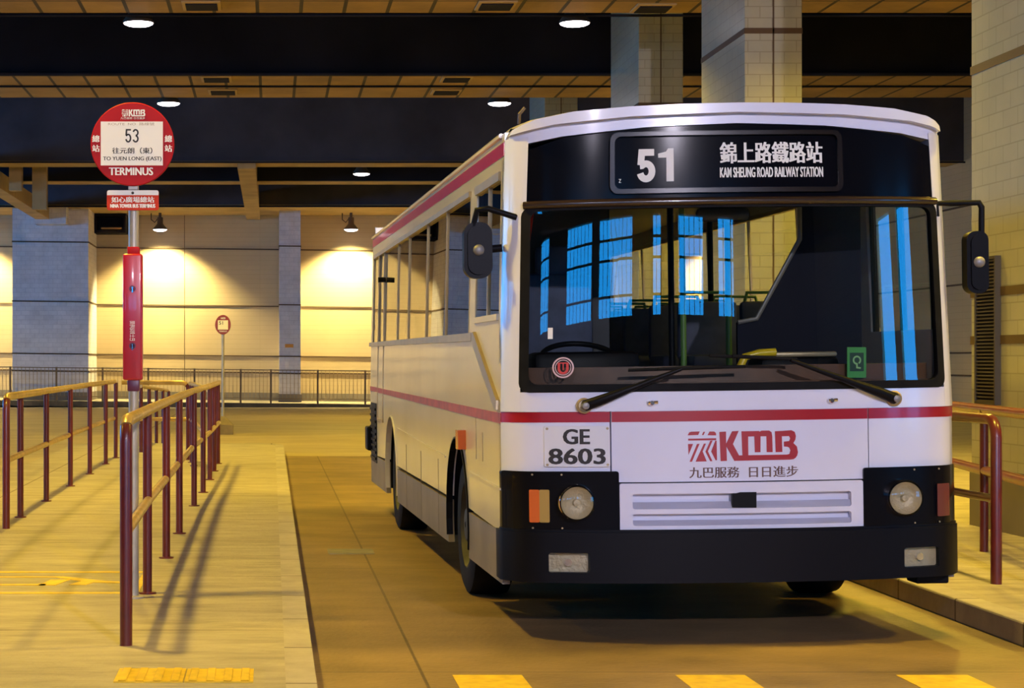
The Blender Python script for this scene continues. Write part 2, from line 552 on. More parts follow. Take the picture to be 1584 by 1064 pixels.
# wall pillars
def pillar(name, x0, x1, y0, side):
    struct(name, MB().box(x0, x1, y0, 66.0, 0.1, 6.6), M_LILAC, 'lilac grey mosaic pillar against the back wall', post=lean)
    g = MB()
    for z in LINES:
        g.box(x0 - 0.02, x1 + 0.02, y0 - 0.025, 66.0, z - 0.022, z + 0.022)
    struct('trim_6', g, M_GROOVE, post=lean)
    struct('baseboard_pillar', MB().box(x0 - 0.03, x1 + 0.03, y0 - 0.04, 66.0, 0.1, 0.44), M_BASE, post=lean)
pillar('column', -8.53, -6.03, 63.0, 1)
pillar('column', 0.26, 0.97, 63.9, 1)

# front opening of the station (behind the viewer): parapet, piers and lintel, daylight outside
g = MB().box(-22, 17.6, -16.3, -16, 0, 3.4).box(-22, 17.6, -16.3, -16, 5.3, 9)
for a, b in ((-22, -12.0), (-9.5, -6.6), (-3.4, -2.6), (1.2, 3.4), (4.2, 5.9), (8.1, 9.2), (10.2, 17.6)):
    g.box(a, b, -16.3, -16, 3.4, 5.3)
struct('wall_front', g, mat('entrance_wall_brown', (0.09, 0.06, 0.04), 0.8, var=0.2, scale=0.6))
g = MB()
for x in [i * 0.45 - 12 for i in range(50)]:
    g.box(x - 0.02, x + 0.02, -16.2, -16.16, 3.4, 5.3)
for z in (3.8, 4.5, 4.9):
    g.box(-12, 10.5, -16.2, -16.16, z - 0.025, z + 0.025)
struct('window_1', g, M_DARK, 'barred daylight openings')

# tiled columns in a row on the right platform
def tiled_column(y0, y1, label):
    x0, x1 = 5.85, 6.56
    struct('column', MB().box(x0, x1, y0, y1, 0.13, 8.8, 0.012), M_TILE, label)
    g = MB()
    for z in (2.06, 1.67, 3.92, 5.58):
        if z in (2.06, 1.67) and y0 > 20:
            z -= 0.3
        g.box(x0 - 0.006, x1 + 0.006, y0 - 0.006, y1 + 0.006, z - 0.035, z + 0.035)
    g.box((x0 + x1) / 2 - 0.01, (x0 + x1) / 2 + 0.01, y0 - 0.006, y0 + 0.1, 0.2, 8.7)
    struct('trim_7', g, M_GROOVE)
    struct('baseboard_column', MB().box(x0 - 0.01, x1 + 0.01, y0 - 0.01, y1 + 0.01, 0.13, 0.62), M_BASE)
tiled_column(12.4, 16.0, 'nearest tiled column at the right edge')
tiled_column(23.66, 26.04, 'tiled column rising behind the bus roof')
tiled_column(30.5, 33.0, 'tiled column further back behind the bus roof')
tiled_column(41.0, 43.4, 'tiled column hidden far behind')

# ceiling: panelled soffits of deep dark beams, voids between
struct('ceiling', MB().box(-22, 17.6, -16.3, 75, 8.8, 9.0), M_DARK)
def soffit(name, y0, y1, zb=ZS, zt=8.8, m=M_DARK, sm=M_SOFFIT):
    struct(name, MB().box(-22, 17.4, y0, y1, zb + 0.02, zt), m)
    struct('trim_8', MB().box(-22, 17.4, y0, y1, zb, zb + 0.019), sm, 'panelled ochre soffit strip')
soffit('beam', -16, 27.5)
soffit('beam', 33.3, 36.35)
soffit('beam', 48.1, 49.4, ZS, 8.8, M_GREYBEAM, M_STEEL)
soffit('beam', 53.4, 54.3, ZS, 8.8, M_DARK, M_STEEL)
soffit('beam', 61.8, 66.0, ZS + .02, 8.8, M_GREYBEAM, M_STEEL)
g = MB()
for y, r in ((33.22, 0.035), (34.75, 0.018), (27.6, 0.02), (48.0, 0.02), (61.7, 0.03)):
    g.tube([(-22, y, ZS - 0.02), (17.4, y, ZS - 0.02)], r, 8)
struct('trim_9', g, M_DARK, 'thin dark conduits along the soffits', smooth=40)
# girders running into the depth of the last bay
struct('beam', MB().box(-0.86, -0.40, 48.4, 65.9, 6.36, 6.9), M_STEEL, 'ochre girder running to the back wall')
struct('beam', MB().box(-7.67, -7.23, 46.0, 62.2, 6.10, 6.55), M_STEEL, 'ochre girder ending on a pillar corbel')
struct('beam', MB().box(-6.86, -6.53, 50.0, 50.3, 5.95, 8.6).box(-6.33, -5.95, 50.6, 50.9, 5.5, 8.6), M_STEEL, 'two ochre hangers')
struct('trim_10', MB().box(-7.70, -6.68, 62.2, 63.05, 5.95, 6.62), M_LILAC, 'grey corbel under the girder')

# ================================================================ LAMPS
def lamp_parts(t, r):
    MB().lathe([(0.05, 0.34), (0.09, 0.34), (0.10, 0.22), (r * 0.75, 0.11), (r, 0.03), (r * 1.02, 0.0), (r * 0.97, 0.0), (r * 0.72, 0.10)], n=28).build('shade', M_LAMPBODY, t, 40)
    MB().lathe([(r * 0.96, 0.012), (r * 0.93, -0.012), (r * 0.74, -0.032), (r * 0.40, -0.045), (0.01, -0.05)], n=28).build('lens', M_LAMPGLOW, t, 60)
    MB().tube([(0, 0, 0.33), (0, 0, 8.8 - 6.42)], 0.022, 10).build('stem', M_LAMPBODY, t, 40)

def spot(parent, w, col, size=150, blend=0.6, rad=0.16, rot=(0, 0, 0), loc=(0, 0, -0.09)):
    l = bpy.data.lights.new('lamp_light', 'SPOT')
    l.energy = w
    l.color = col
    l.spot_size = math.radians(size)
    l.spot_blend = blend
    l.shadow_soft_size = rad
    o = bpy.data.objects.new('lamp_light', l)
    COL.objects.link(o)
    o.parent = parent
    o.location = loc
    o.rotation_euler = rot
    return o

LAMPS = [(-1.94, 27.9, 'round ceiling lamp hanging over the platform, nearest above the red stop sign'),
         (4.42, 27.9, 'round ceiling lamp glowing left of the tiled column behind the bus roof'),
         (-1.97, 36.6, 'small round ceiling lamp just above the rim of the red stop sign'),
         (4.36, 36.6, 'round ceiling lamp just over the front left corner of the bus roof'),
         (2.37, 50.4, 'small far ceiling lamp left of the bus, above the right wall floodlight')]
HID = 'unseen round lamp lighting the scene from out of the picture'
for y in (-8.0, 10.5, 19.0):
    for x in (-1.96, 4.38):
        LAMPS.append((x, y, HID))
LAMPS.append((-9.4, 54.5, HID))  # unseen lamp added to light the front of the lilac pillar
LAMPS.append((7.2, 20.3, HID))  # unseen lamp added to brighten the tiled column behind the bus
for x in (-9.0, 9.4):
    for y in (10.0, 24.0, 44.0):
        LAMPS.append((x, y, HID))
proto = None
for x, y, lb in LAMPS:
    if proto is None:
        t = proto = thing('ceiling_lamp', (x, y, 6.42), lb, 'lamp', 'round lamps under the ceiling')
        lamp_parts(t, 0.225)
        spot(t, LAMP_W, LAMP_COL)
    else:
        t = copy_tree(proto)
        t.location = (x, y, 6.42 if y < 27 or y > 40 else 6.42)
        t['label'] = lb
        if lb == HID:
            t['group'] = 'round lamps beyond the edge of the picture'
        if y < 5:                      # two unseen lamps added and tilted to whiten the bus front
            for ch in t.children:
                if ch.type == 'LIGHT':
                    ch.data = ch.data.copy()
                    ch.data.color = COOL_COL
                    ch.data.energy = COOL_W * (0.3 if x < 0 else 1.5)
                    ch.data.spot_size = math.radians(120)
                    ch.rotation_euler = (math.radians(52), 0, 0)

FLOODS = [(-3.78, 64.9, 'bell floodlight on the back wall just right of the stop sign pole'),
          (2.70, 64.9, 'bell floodlight on the back wall beside the rear of the bus'),
          (-10.3, 64.9, 'bell floodlight behind the lilac pillar'),
          (9.2, 64.9, 'bell floodlight behind the bus'),
          (15.7, 64.9, 'bell floodlight far right behind the bus')]
fp = None
for x, y, lb in FLOODS:
    if fp is None:
        t = fp = thing('wall_floodlight', (x, y, 5.95), lb, 'lamp', 'bell floodlights along the back wall')
        MB().lathe([(0.08, 0.42), (0.10, 0.40), (0.10, 0.20), (0.14, 0.15), (0.25, 0.02), (0.26, 0.0), (0.24, 0.0), (0.13, 0.13)], n=28).build('shade', M_LAMPBODY, t, 40)
        MB().lathe([(0.235, 0.012), (0.22, -0.02), (0.15, -0.055), (0.01, -0.07)], n=28).build('lens', M_LAMPGLOW, t, 60)
        MB().tube([(0, 0, 0.41), (0, 0, 0.57)], 0.05, 12).build('neck', M_LAMPBODY, t, 40)
        MB().tube([(-0.06, 0, 0.40), (-0.18, 0, 0.24), (-0.30, 0, 0.34), (-0.30, 0, 0.56)], 0.015, 8).build('cable', M_DARK, t, 40)
        spot(t, FLOOD_W, FLOOD_COL, 118, 0.6, 0.15, rot=(math.radians(14), 0, 0))
    else:
        t = copy_tree(fp)
        t.location = (x, y, 5.95)
        t['label'] = lb

# ================================================================ RAILINGS
def hook(p_base, p_next, zt, r=0.10, n=6):
    """from the foot straight up, bent over into the top rail"""
    a, b = Vector(p_base), Vector(p_next)
    d = (b - a)
    d.z = 0
    d.normalize()
    pts = []
    for k in range(n + 1):
        th = math.pi / 2 * k / n
        pts.append(Vector((a.x, a.y, zt - r)) + d * (r - r * math.cos(th)) + Vector((0, 0, r * math.sin(th))))
    return pts

def railing(name, path, posts, label, cat='railing', zt=1.20, zm=0.70, zf=0.15, r_rail=0.031, r_post=0.027, hook_start=True, hook_end=False, group=None, mats=(M_RAIL, M_POST), wob=0.0):
    base = Vector((path[0][0], path[0][1], zf))
    t = thing(name, base, label, cat, group)
    P = [Vector((x, y, 0)) for x, y in path]
    top = [Vector((p.x, p.y, zt)) for p in P]
    mid = [Vector((p.x, p.y, zm)) for p in P]
    tp = list(top)
    if hook_start:
        h = hook(P[0], P[1], zt)
        MB().tube([(0, 0, 0)] + [v - base for v in h[:4]], r_post + 0.003).build('end_post', mats[1], t, 40)
        tp = h[3:] + top[1:]
    MB().tube([v - base for v in tp], r_rail).build('top_rail', mats[0], t, 40)
    MB().tube([v - base for v in mid], r_rail * 0.85).build('middle_rail', mats[0], t, 40)
    first = None
    for x, y in posts:
        if first is None:
            first = MB().tube([(0, 0, 0), (0, 0, zt - zf - r_rail * 0.5)], r_post, 14).build('post', mats[1], t, 40)
            MB().lathe([(r_post * 1.9, 0), (r_post * 1.9, 0.008), (r_post, 0.012)], n=16).build('foot_plate', mats[1], first, 40)
            p = first
        else:
            p = copy_tree(first, t)
        p.location = (x - base.x, y - base.y, 0)
    return t

A_Y = (11.1, 13.1, 14.95, 17.8, 19.6, 21.7, 23.4, 25.1)
railing('platform_railing', [(-0.69, 9.08), (-0.715, 11.1), (-0.735, 14.9), (-0.74, 17.8), (-0.70, 21.7), (-0.69, 25.1)], [(-0.72 if y < 18 else -0.70, y) for y in A_Y],
        'dark red railing with rails coloured as lamp shine, running nearest the bus lane', zt=1.215, zm=0.69)
B_Y = (16.5, 18.4, 20.6, 22.8, 25.0, 26.6)
railing('platform_railing', [(-2.135, 15.4), (-2.16, 18.0), (-2.2, 22.8), (-2.19, 26.7)], [(-2.165, y) for y in B_Y],
        'dark red railing with rails coloured as lamp shine at the left edge of the picture', zt=1.21, zm=0.70)
railing('platform_railing', [(-1.13, 26.1), (-1.5, 26.2), (-2.06, 26.4)], [(-1.14, 26.1)],
        'short red railing closing the queue lane behind the stop pole', zt=1.20, zm=0.70, hook_start=True)
railing('platform_railing', [(-1.10, 26.0), (-0.95, 24.2), (-0.80, 22.0)], [(-1.06, 25.4), (-1.0, 24.6)],
        'short red railing joining the lane railing beside the bus from the back', zt=1.19, zm=0.70, hook_start=False)

# ramp railing behind the platform
t = thing('ramp_railing', (-1.93, 28.2, 0.0), 'low dark red railing sloping away behind the stop pole', 'railing')
rp = [(0, 0, 1.13), (0, 3.5, 1.04), (-0.03, 7.8, 0.94)]
MB().tube(rp, 0.03).build('top_rail', M_RAIL, t, 40)
MB().tube([(a, b, c - 0.5) for a, b, c in rp], 0.026).build('middle_rail', M_POST, t, 40)
for k in range(5):
    y = 0.1 + k * 1.9
    zb = 0.15 if y < 2.6 else 0.0
    MB().tube([(0, y, zb), (0, y, 1.12 - 0.0245 * y)], 0.028).build('post', M_POST, t, 40)

# right-hand barrier and rail
t = thing('hoop_barrier', (4.45, 11.75, 0.13), 'dark red tubular hoop barrier standing right of the bus front', 'barrier')
hp = [(0, 0, 0), (0, 0, 0.90)] + [(0, 0.11 - 0.11 * math.cos(a), 0.90 + 0.11 * math.sin(a)) for a in (0.4, 0.8, 1.2, 1.57)] + [(0, 0.9, 1.01)]
MB().tube(hp, 0.034).build('frame', M_POST, t, 40)
MB().tube([(0, 0.88, 1.01), (0, 0.88, 0)], 0.03).build('leg', M_POST, t, 40)
MB().tube([(0, 0, 0.52), (0, 0.88, 0.52)], 0.026).build('crossbar', M_POST, t, 40)
t = thing('side_railing', (4.72, 11.0, 0.13), 'orange red two bar railing crossing in front of the tiled column', 'railing')
for z, nm in ((1.02, 'top_rail'), (0.58, 'middle_rail')):
    MB().tube([(-0.05, -0.8, z), (0.23, 1.6, z), (0.57, 3.8, z), (0.8, 6.5, z)], 0.036).build(nm, M_RAILRED, t, 40)
for x, y in ((-0.05, -0.8), (0.40, 2.75), (0.8, 6.5)):
    MB().tube([(x, y, 0), (x, y, 1.02)], 0.03).build('post', M_POST, t, 40)

# far fence
t = thing('pavement_fence', (0, 62.1, 0.17), 'long brown bar fence in front of the back wall', 'fence')
def lf(x, z):
    return z - 0.011 * (x + 4.0)
for z, nm, h in ((1.06, 'top_rail', 0.03), (0.14, 'bottom_rail', 0.02)):
    MB().add([(-12, -0.02, lf(-12, z)), (-12, 0.02, lf(-12, z)), (12, 0.02, lf(12, z)), (12, -0.02, lf(12, z)),
              (-12, -0.02, lf(-12, z) + h), (-12, 0.02, lf(-12, z) + h), (12, 0.02, lf(12, z) + h), (12, -0.02, lf(12, z) + h)],
             [(0, 1, 2, 3), (4, 5, 6, 7), (0, 1, 5, 4), (2, 3, 7, 6), (0, 3, 7, 4), (1, 2, 6, 5)]).build(nm, M_FENCE, t)
PX = [-9.98, -8.48, -6.98, -5.48, -4.0, -2.5, -1.0, -0.02, 1.5, 3.04, 4.5, 6.0]
for x in PX:
    MB().box(x - 0.03, x + 0.03, -0.03, 0.03, lf(x, 0) - 0.0, lf(x, 1.10)).build('post', M_FENCE, t)
for xa, xb in zip(PX, PX[1:]):
    g = MB()
    n = max(3, round((xb - xa) / 0.125))
    for k in range(1, n):
        x = xa + (xb - xa) * k / n
        g.box(x - 0.0075, x + 0.0075, -0.0075, 0.0075, lf(x, 0.14), lf(x, 1.07))
    g.build('infill_bars', M_BARS, t)

# ================================================================ BUS STOP SIGNS
FL = lambda u, d, w: (u, d, w)
KMB_PX = [  # emblem and letters, in the pixel frame of the enlarged badge
    [(245, 232), (262, 200), (285, 193), (372, 190), (355, 228)],
    [(412, 193), (428, 193), (412, 228), (395, 229)],
    [(476, 191), (525, 190), (543, 205), (545, 232), (455, 230)],
    [(250, 268), (545, 262), (545, 283), (250, 288)],
    [(248, 325), (300, 324), (252, 440)],
    [(342, 324), (368, 322), (287, 514), (262, 516)],
    [(414, 321), (436, 320), (400, 405), (442, 511), (325, 514)],
    [(483, 288), (507, 287), (456, 403), (502, 508), (480, 509), (430, 406)],
    [(536, 288), (549, 288), (551, 495), (538, 500), (491, 405)],
    [(580, 195), (650, 190), (650, 320), (715, 188), (785, 183), (722, 325), (786, 446), (770, 503), (735, 505), (652, 350), (656, 505), (590, 508)],
    [(770, 446), (1300, 436), (1330, 428), (1392, 470), (1370, 486), (1330, 491), (735, 505)],
    [(815, 187), (1000, 183), (1010, 190), (1030, 180), (1110, 178), (1136, 195), (1143, 240), (1145, 410), (1082, 410), (1080, 240), (1018, 241), (1015, 410), (955, 412), (952, 241), (885, 243), (885, 446), (822, 447)],
    [(1173, 186), (1245, 182), (1250, 408), (1178, 410)],
    [(1240, 183), (1350, 174), (1386, 192), (1398, 236), (1392, 275), (1370, 312), (1325, 290), (1336, 262), (1325, 238), (1240, 240)],
    [(1268, 297), (1330, 290), (1370, 312), (1408, 350), (1418, 410), (1410, 445), (1392, 472), (1325, 430), (1337, 390), (1325, 362), (1305, 352), (1268, 350)],
]
def kmb(mb, x0, x1, z0, z1, d0, d1, fn):
    for poly in KMB_PX:
        pts = []
        for px, py in poly:
            py2 = py + (px - 830) * 0.0165      # take out the slope of the photographed badge
            pts.append((x0 + (px - 246) / (1418 - 246) * (x1 - x0), z1 - (py2 - 184) / (500 - 184) * (z1 - z0)))
        mb.prism(pts, d0, d1, fn=fn)

DS = 10.9 / F_PX
SX, SY = -0.785, 10.9
t = thing('bus_stop_pole', (SX, SY, 0.15), 'grey pole with round red stop sign and long red timetable box', 'bus stop sign', 'bus stop poles')
def sz(py):
    return 1.5 - (py - PY0) * DS - 0.15
def sxp(px):
    return (px - 207) * DS
MB().tube([(0, 0, 0), (0, 0, sz(250))], 0.029, 20).build('pole', M_POLE, t, 40)
MB().lathe([(0.06, 0), (0.06, 0.01), (0.031, 0.016)], n=24).build('base_plate', M_POLE, t, 40)
disc = MB().lathe([(0.232, 0.012), (0.237, 0.009), (0.237, -0.009), (0.232, -0.012)], (0, 0, 0), 'y', 64).build('sign_disc', M_SIGNRED, t, 30)
disc.location = (sxp(206), -0.045, sz(224.5))
def dd(px, py):
    return (px - 206) * DS, -(py - 224.5) * DS
x0, z1 = dd(157.5, 190); x1, z0 = dd(253, 257.5)
MB().box(x0, x1, -0.016, -0.011, z0, z1).build('route_panel', M_SIGNWHITE, disc)
g = MB()
a, b = dd(190, 182); c, e = dd(226, 171.5)
kmb(g, a, c, b, e, -0.0155, -0.0125, FL)
a, b = dd(188, 186.5); c, e = dd(225.5, 183.2)
text_on(g, '九巴服務 日日進步', a, c, b, e, -0.0150, FL)
g.build('operator_mark', M_SIGNWHITE, disc)
g = MB()
for k, px in enumerate((195, 206.3)):
    a, b = dd(px, 222.5); c, e = dd(px + 9.6, 201.5)
    digit(g, '53'[k], a, c, b, e, 0.0092, -0.0175, FL)
g.build('route_number', M_INK, disc)
g = MB()
a, b = dd(175, 239.5); c, e = dd(237, 230)
text_on(g, '往元朗（東）', a, c, b, e, -0.0175, FL, 0.004, bold=0.0008)
a, b = dd(161, 251.5); c, e = dd(251, 244)
text_on(g, 'TO YUEN LONG (EAST)', a, c, b, e, -0.0175, FL, bold=0.0008)
g.build('destination_lettering', M_INK, disc)
g = MB()
a, b = dd(169, 196); c, e = dd(240, 191.5)
text_on(g, 'ROUTE  NO  路線號', a, c, b, e, -0.0175, FL)
g.build('heading_lettering', mat('faded_ink', (0.35, 0.28, 0.22), 0.6), disc)
g = MB()
a, b = dd(170, 272.5); c, e = dd(238, 260.5)
text_on(g, 'TERMINUS', a, c, b, e, -0.0140, FL, 0.0, bold=0.0022)
g.build('terminus_lettering', M_SIGNWHITE, disc)
g = MB()
for px in (150, 261.5):
    g = MB()
    a, b = dd(px - 5.8, 221.5); c, e = dd(px + 5.8, 211)
    text_on(g, '總', a, c, b, e, -0.0140, FL, 0.004, bold=0.0012)
    a, b = dd(px - 5.8, 236.5); c, e = dd(px + 5.8, 226)
    text_on(g, '站', a, c, b, e, -0.0140, FL, 0.004, bold=0.0012)
    g.build('terminus_characters', M_SIGNWHITE, disc)
MB().box(-0.028, 0.028, -0.04, 0.02, sz(295), sz(287), 0.004).build('bracket', M_POLE, t)
pl = MB().prism(rrect(-0.147, 0.147, -0.0565, 0.0565, 0.012), -0.006, 0.006).build('name_plate', M_SIGNORANGE, t)
pl.location = (sxp(206.5), -0.040, sz(310.7))
MB().prism([(-0.146, 0.0285), (0.146, 0.0285)] + rrect(-0.146, 0.146, 0.0, 0.0565, 0.012)[:14], -0.0085, -0.0055).build('header_band', M_SIGNWHITE, pl)
MB().lathe([(0.008, 0), (0.008, -0.012), (0.003, -0.014)], (0, 0, 0.041), 'y', 12).build('bolt', M_VENT, pl, 40)
g = MB()
text_on(g, '如心廣場總站', -0.122, 0.122, -0.014, 0.020, -0.0085, FL, 0.002, bold=0.0012)
text_on(g, 'NINA TOWER BUS TERMINUS', -0.128, 0.128, -0.043, -0.0215, -0.0085, FL, 0.008, bold=0.0014)
g.build('plate_lettering', M_SIGNWHITE, pl)
bx = MB().box(-0.055, 0.055, -0.05, 0.05, 0, sz(393) - sz(588), 0.012, 3).build('timetable_box', mat('timetable_red', (0.42, 0.006, 0.02), 0.3, coat=0.4), t, 40)
bx.location = (sxp(206), 0, sz(588))
for py in (447, 535):
    k = MB().lathe([(0.019, -0.047), (0.019, -0.053), (0.012, -0.053), (0.012, -0.05)], (0, 0, sz(py) - sz(588)), 'y', 20).build('lock', M_PURPLE, bx, 40)
    MB().box(-0.004, 0.004, -0.058, -0.05, sz(py + 6) - sz(588), sz(py - 3) - sz(588)).build('key_tab', M_CHROME, k)
g = MB()
vs, fs = text_geo('巴士到站時間')
g.add([((w - 0.5) * 0.03, -0.0525, sz(527) - sz(588) + u * (sz(497) - sz(527))) for u, w in vs], fs)
g.build('box_lettering', M_SIGNWHITE, bx)
MB().box(-0.034, 0.034, -0.034, 0.034, sz(394), sz(382), 0.006).build('upper_sleeve', M_SIGNRED, t, 40)
MB().box(-0.034, 0.034, -0.034, 0.034, sz(605), sz(587), 0.006).build('lower_sleeve', M_PURPLE, t, 40)
MB().lathe([(0.036, -0.012), (0.036, 0.012), (0.030, 0.014)], (0, 0, sz(652)), 'z', 20).build('clamp', M_POLE, t, 40)

# second, far stop sign on a concrete foot
D2 = 39.0
t = thing('bus_stop_pole', ((345 - PX0) * D2 / F_PX, D2, 0), 'small far stop sign on thin pole with wedge concrete foot, beyond the platform', 'bus stop sign', 'bus stop poles')
MB().add([(-0.07, -0.2, 0), (0.21, -0.2, 0), (0.21, 0.25, 0), (-0.07, 0.25, 0), (-0.07, -0.2, 0.21), (0.21, -0.2, 0.19), (0.21, 0.25, 0.19), (-0.07, 0.25, 0.21), (-0.04, -0.03, 0.37), (0.04, -0.03, 0.37), (0.04, 0.05, 0.37), (-0.04, 0.05, 0.37)],
         [(3, 2, 1, 0), (0, 1, 5, 4), (1, 2, 6, 5), (2, 3, 7, 6), (3, 0, 4, 7), (4, 5, 9, 8), (5, 6, 10, 9), (6, 7, 11, 10), (7, 4, 8, 11), (8, 9, 10, 11)]).build('concrete_foot', mat('foot_concrete', (0.22, 0.17, 0.11), 0.8, var=0.2, scale=5), t)
MB().tube([(0, 0, 0.35), (0, 0, 2.2)], 0.028, 14).build('pole', M_POLE, t, 40)
d2 = MB().lathe([(0.195, 0.008), (0.2, 0.0), (0.195, -0.008)], (0, 0, 0), 'y', 40).build('sign_disc', mat('far_sign_red', (0.25, 0.03, 0.02), 0.4), t, 40)
d2.location = (0, -0.04, 2.235)
d2.scale = (0.8, 1, 1)
MB().box(-0.13, 0.13, -0.014, -0.009, -0.10, 0.09).build('route_panel', M_SIGNWHITE, d2)
g = MB()
text_on(g, '51', -0.10, 0.0, 0.0, 0.07, -0.016, FL, 0.01)
g.build('route_number', M_INK, d2)
g = MB()
kmb(g, -0.06, 0.06, 0.115, 0.15, -0.014, -0.011, FL)
text_on(g, 'TERMINUS', -0.10, 0.10, -0.15, -0.12, -0.012, FL, 0.02)
g.build('terminus_lettering', M_SIGNWHITE, d2)

# ================================================================ GROUND MARKINGS
def ridged_tile(x0, x1, y0, y1, label):
    t = thing('tactile_tile', (x0, y0, 0.15), label, 'tactile paving', 'yellow tactile tiles')
    g = MB().box(0.002, x1 - x0 - 0.002, 0, y1 - y0, 0, 0.006)
    n = 4
    for k in range(n):
        c = (k + 0.5) * (x1 - x0) / n
        g.box(c - 0.018, c + 0.018, 0.01, y1 - y0 - 0.01, 0.006, 0.011, 0.003, 1)
    g.build('ribbed_slab', M_PAINTY, t)
ridged_tile(-0.665, -0.37, 8.02, 8.37, 'left yellow ribbed tactile tile at the bottom of the platform')
ridged_tile(-0.368, -0.075, 8.02, 8.36, 'right yellow ribbed tactile tile at the bottom, toward the kerb')
for k, (x0, x1, lb) in enumerate(((0.86, 1.19, 'leftmost yellow dash painted on the road before the bus'), (1.92, 2.25, 'middle yellow dash painted on the road before the bus'), (2.97, 3.31, 'rightmost yellow dash painted on the road, nearest the right kerb'))):
    o = MB().box(0, x1 - x0, 0, 1.1, 0.004, 0.007).build('road_marking', M_PAINTY)
    o.location = (x0, 8.0, 0)
    tag(o, lb, 'road marking', 'yellow dashes across the road')
# painted queue box with characters
g = MB()
for y in (11.12, 12.22):
    g.box(-2.2, -0.80, y - 0.035, y + 0.035, 0.15, 0.153)
g.box(-0.815, -0.775, 11.15, 12.20, 0.15, 0.153)
o = g.build('painted_queue_box', M_PAINTY)
tag(o, 'yellow painted box outline on the platform behind the nearest railing post', 'floor marking')
g = MB()
g.box(-2.3, -1.32, 11.92, 11.97, 0.15, 0.153)
g.box(-2.3, -1.36, 11.50, 11.56, 0.15, 0.153)
g.prism([(-1.40, 11.50), (-1.30, 11.50), (-1.24, 11.80), (-1.36, 11.78)], 0, 0.003, fn=up(0.15))
g.prism([(-1.36, 11.94), (-1.30, 11.97), (-1.02, 11.72), (-0.88, 11.68), (-0.88, 11.60), (-1.1, 11.64)], 0, 0.0031, fn=up(0.15))
g.prism([(-1.22, 11.52), (-1.12, 11.52), (-1.06, 11.72), (-1.16, 11.74)], 0, 0.0029, fn=up(0.15))
o = g.build('painted_character', M_PAINTY)
tag(o, 'yellow brush character painted inside the box on the platform', 'floor marking')
# manhole / drain covers
o = MB().prism(rrect(-0.18, 0.18, -0.2, 0.2, 0.02), 0, 0.004, fn=lambda u, d, w: (u, w, d)).build('drain_cover', M_HUB)
o.location = (0.62, 15.0, 0.004)
tag(o, 'small shiny metal drain cover in the lane left of the bus', 'drain cover')

# ================================================================ WALL FITTINGS
t = thing('louvred_vent', (5.85, 15.57, 1.15), 'tall dark louvred vent on the right tiled column', 'vent')
MB().box(-0.03, 0.0, -0.22, 0.22, 0, 1.19).build('backing', M_DARK, t)
g = MB()
for k in range(40):
    z = 0.02 + k * 0.029
    g.box(-0.045, -0.028, -0.20, 0.20, z, z + 0.012)
g.build('slats', M_VENT, t)
MB().prism([(-0.225, -0.005), (0.225, -0.005), (0.225, 1.195), (-0.225, 1.195)], -0.05, 0.0, holes=[[(-0.2, 0.02), (0.2, 0.02), (0.2, 1.17), (-0.2, 1.17)]], fn=lambda u, d, w: (d, u, w)).build('frame', M_VENT, t)
t = thing('wall_fan_housing', (-5.5, 65.4, 5.85), 'dark square ventilator box high on the wall behind the stop pole', 'ventilator')
MB().prism([(-0.55, 0), (0.55, 0), (0.55, 0.66), (-0.55, 0.66)], -0.3, 0.6, holes=[[(-0.45, 0.10), (0.45, 0.10), (0.45, 0.58), (-0.45, 0.58)]]).build('frame', M_DARK, t)
MB().box(-0.44, 0.44, 0.3, 0.4, 0.10, 0.58).build('backing', M_DARK, t)
MB().box(-0.30, 0.40, -0.25, 0.28, 0.13, 0.19).build('flap', M_STEEL, t)
o = MB().box(-0.14, 0.14, -0.02, 0, -0.06, 0.06, 0.008).build('wall_plaque', M_ORANGE)
o.location = (0.59, 63.9, 2.0)
tag(o, 'small orange plaque on the narrow lilac pillar', 'plaque')
def slot_vent(px, py, wpx, label, first=[None]):
    D = (ZS - CAM_H) * F_PX / (PY0 - py)
    x = (px - PX0) * D / F_PX
    w = wpx * D / F_PX
    if first[0] is None:
        t = first[0] = thing('ceiling_vent', (x, D, ZS), label, 'vent', 'slot vents in the ceiling strips')
        MB().box(-w / 2, w / 2, -0.32, 0.32, -0.03, 0, 0.01).build('frame', M_STEEL, t)
        MB().box(-w / 2 + 0.05, w / 2 - 0.05, -0.24, 0.24, -0.045, -0.02).build('grille', M_DARK, t)
    else:
        t = copy_tree(first[0])
        t.location = (x, D, ZS)
        t['label'] = label
slot_vent(312, 7, 60, 'dark slot vent in the top ceiling strip, right of the nearest platform lamp')
slot_vent(767, 7, 60, 'dark slot vent in the top ceiling strip, left of the lamp by the column')
slot_vent(1010, 11, 60, 'dark slot vent in the top ceiling strip, over the left tiled column')
slot_vent(335, 121, 52, 'dark slot vent in the second ceiling strip, right of the stop sign')
slot_vent(345, 141, 52, 'dark slot vent at the far edge of the second strip, right of the stop sign')
slot_vent(706, 121, 52, 'dark slot vent in the second ceiling strip, left of the bus roof lamp')
slot_vent(690, 141, 52, 'dark slot vent at the second strip far edge, left of the bus roof lamp')

# ================================================================ THE BUS
HW, LEN, ROLL = 1.24, 9.25, 0.013
BUS = thing('city_bus', (2.505, 10.15, 0), 'white single deck bus with red stripes parked facing the viewer, showing route 51', 'bus', rz=0.0275)

def rollp(co):
    ca, sa = math.cos(ROLL), math.sin(ROLL)
    z = co.z - 0.4
    return (co.x * ca - z * sa, co.y, 0.4 + co.x * sa + z * ca)
def bpart(mb, name, m, parent=None, smooth=None):
    return mb.build(name, m, parent or BUS, smooth, rollp)

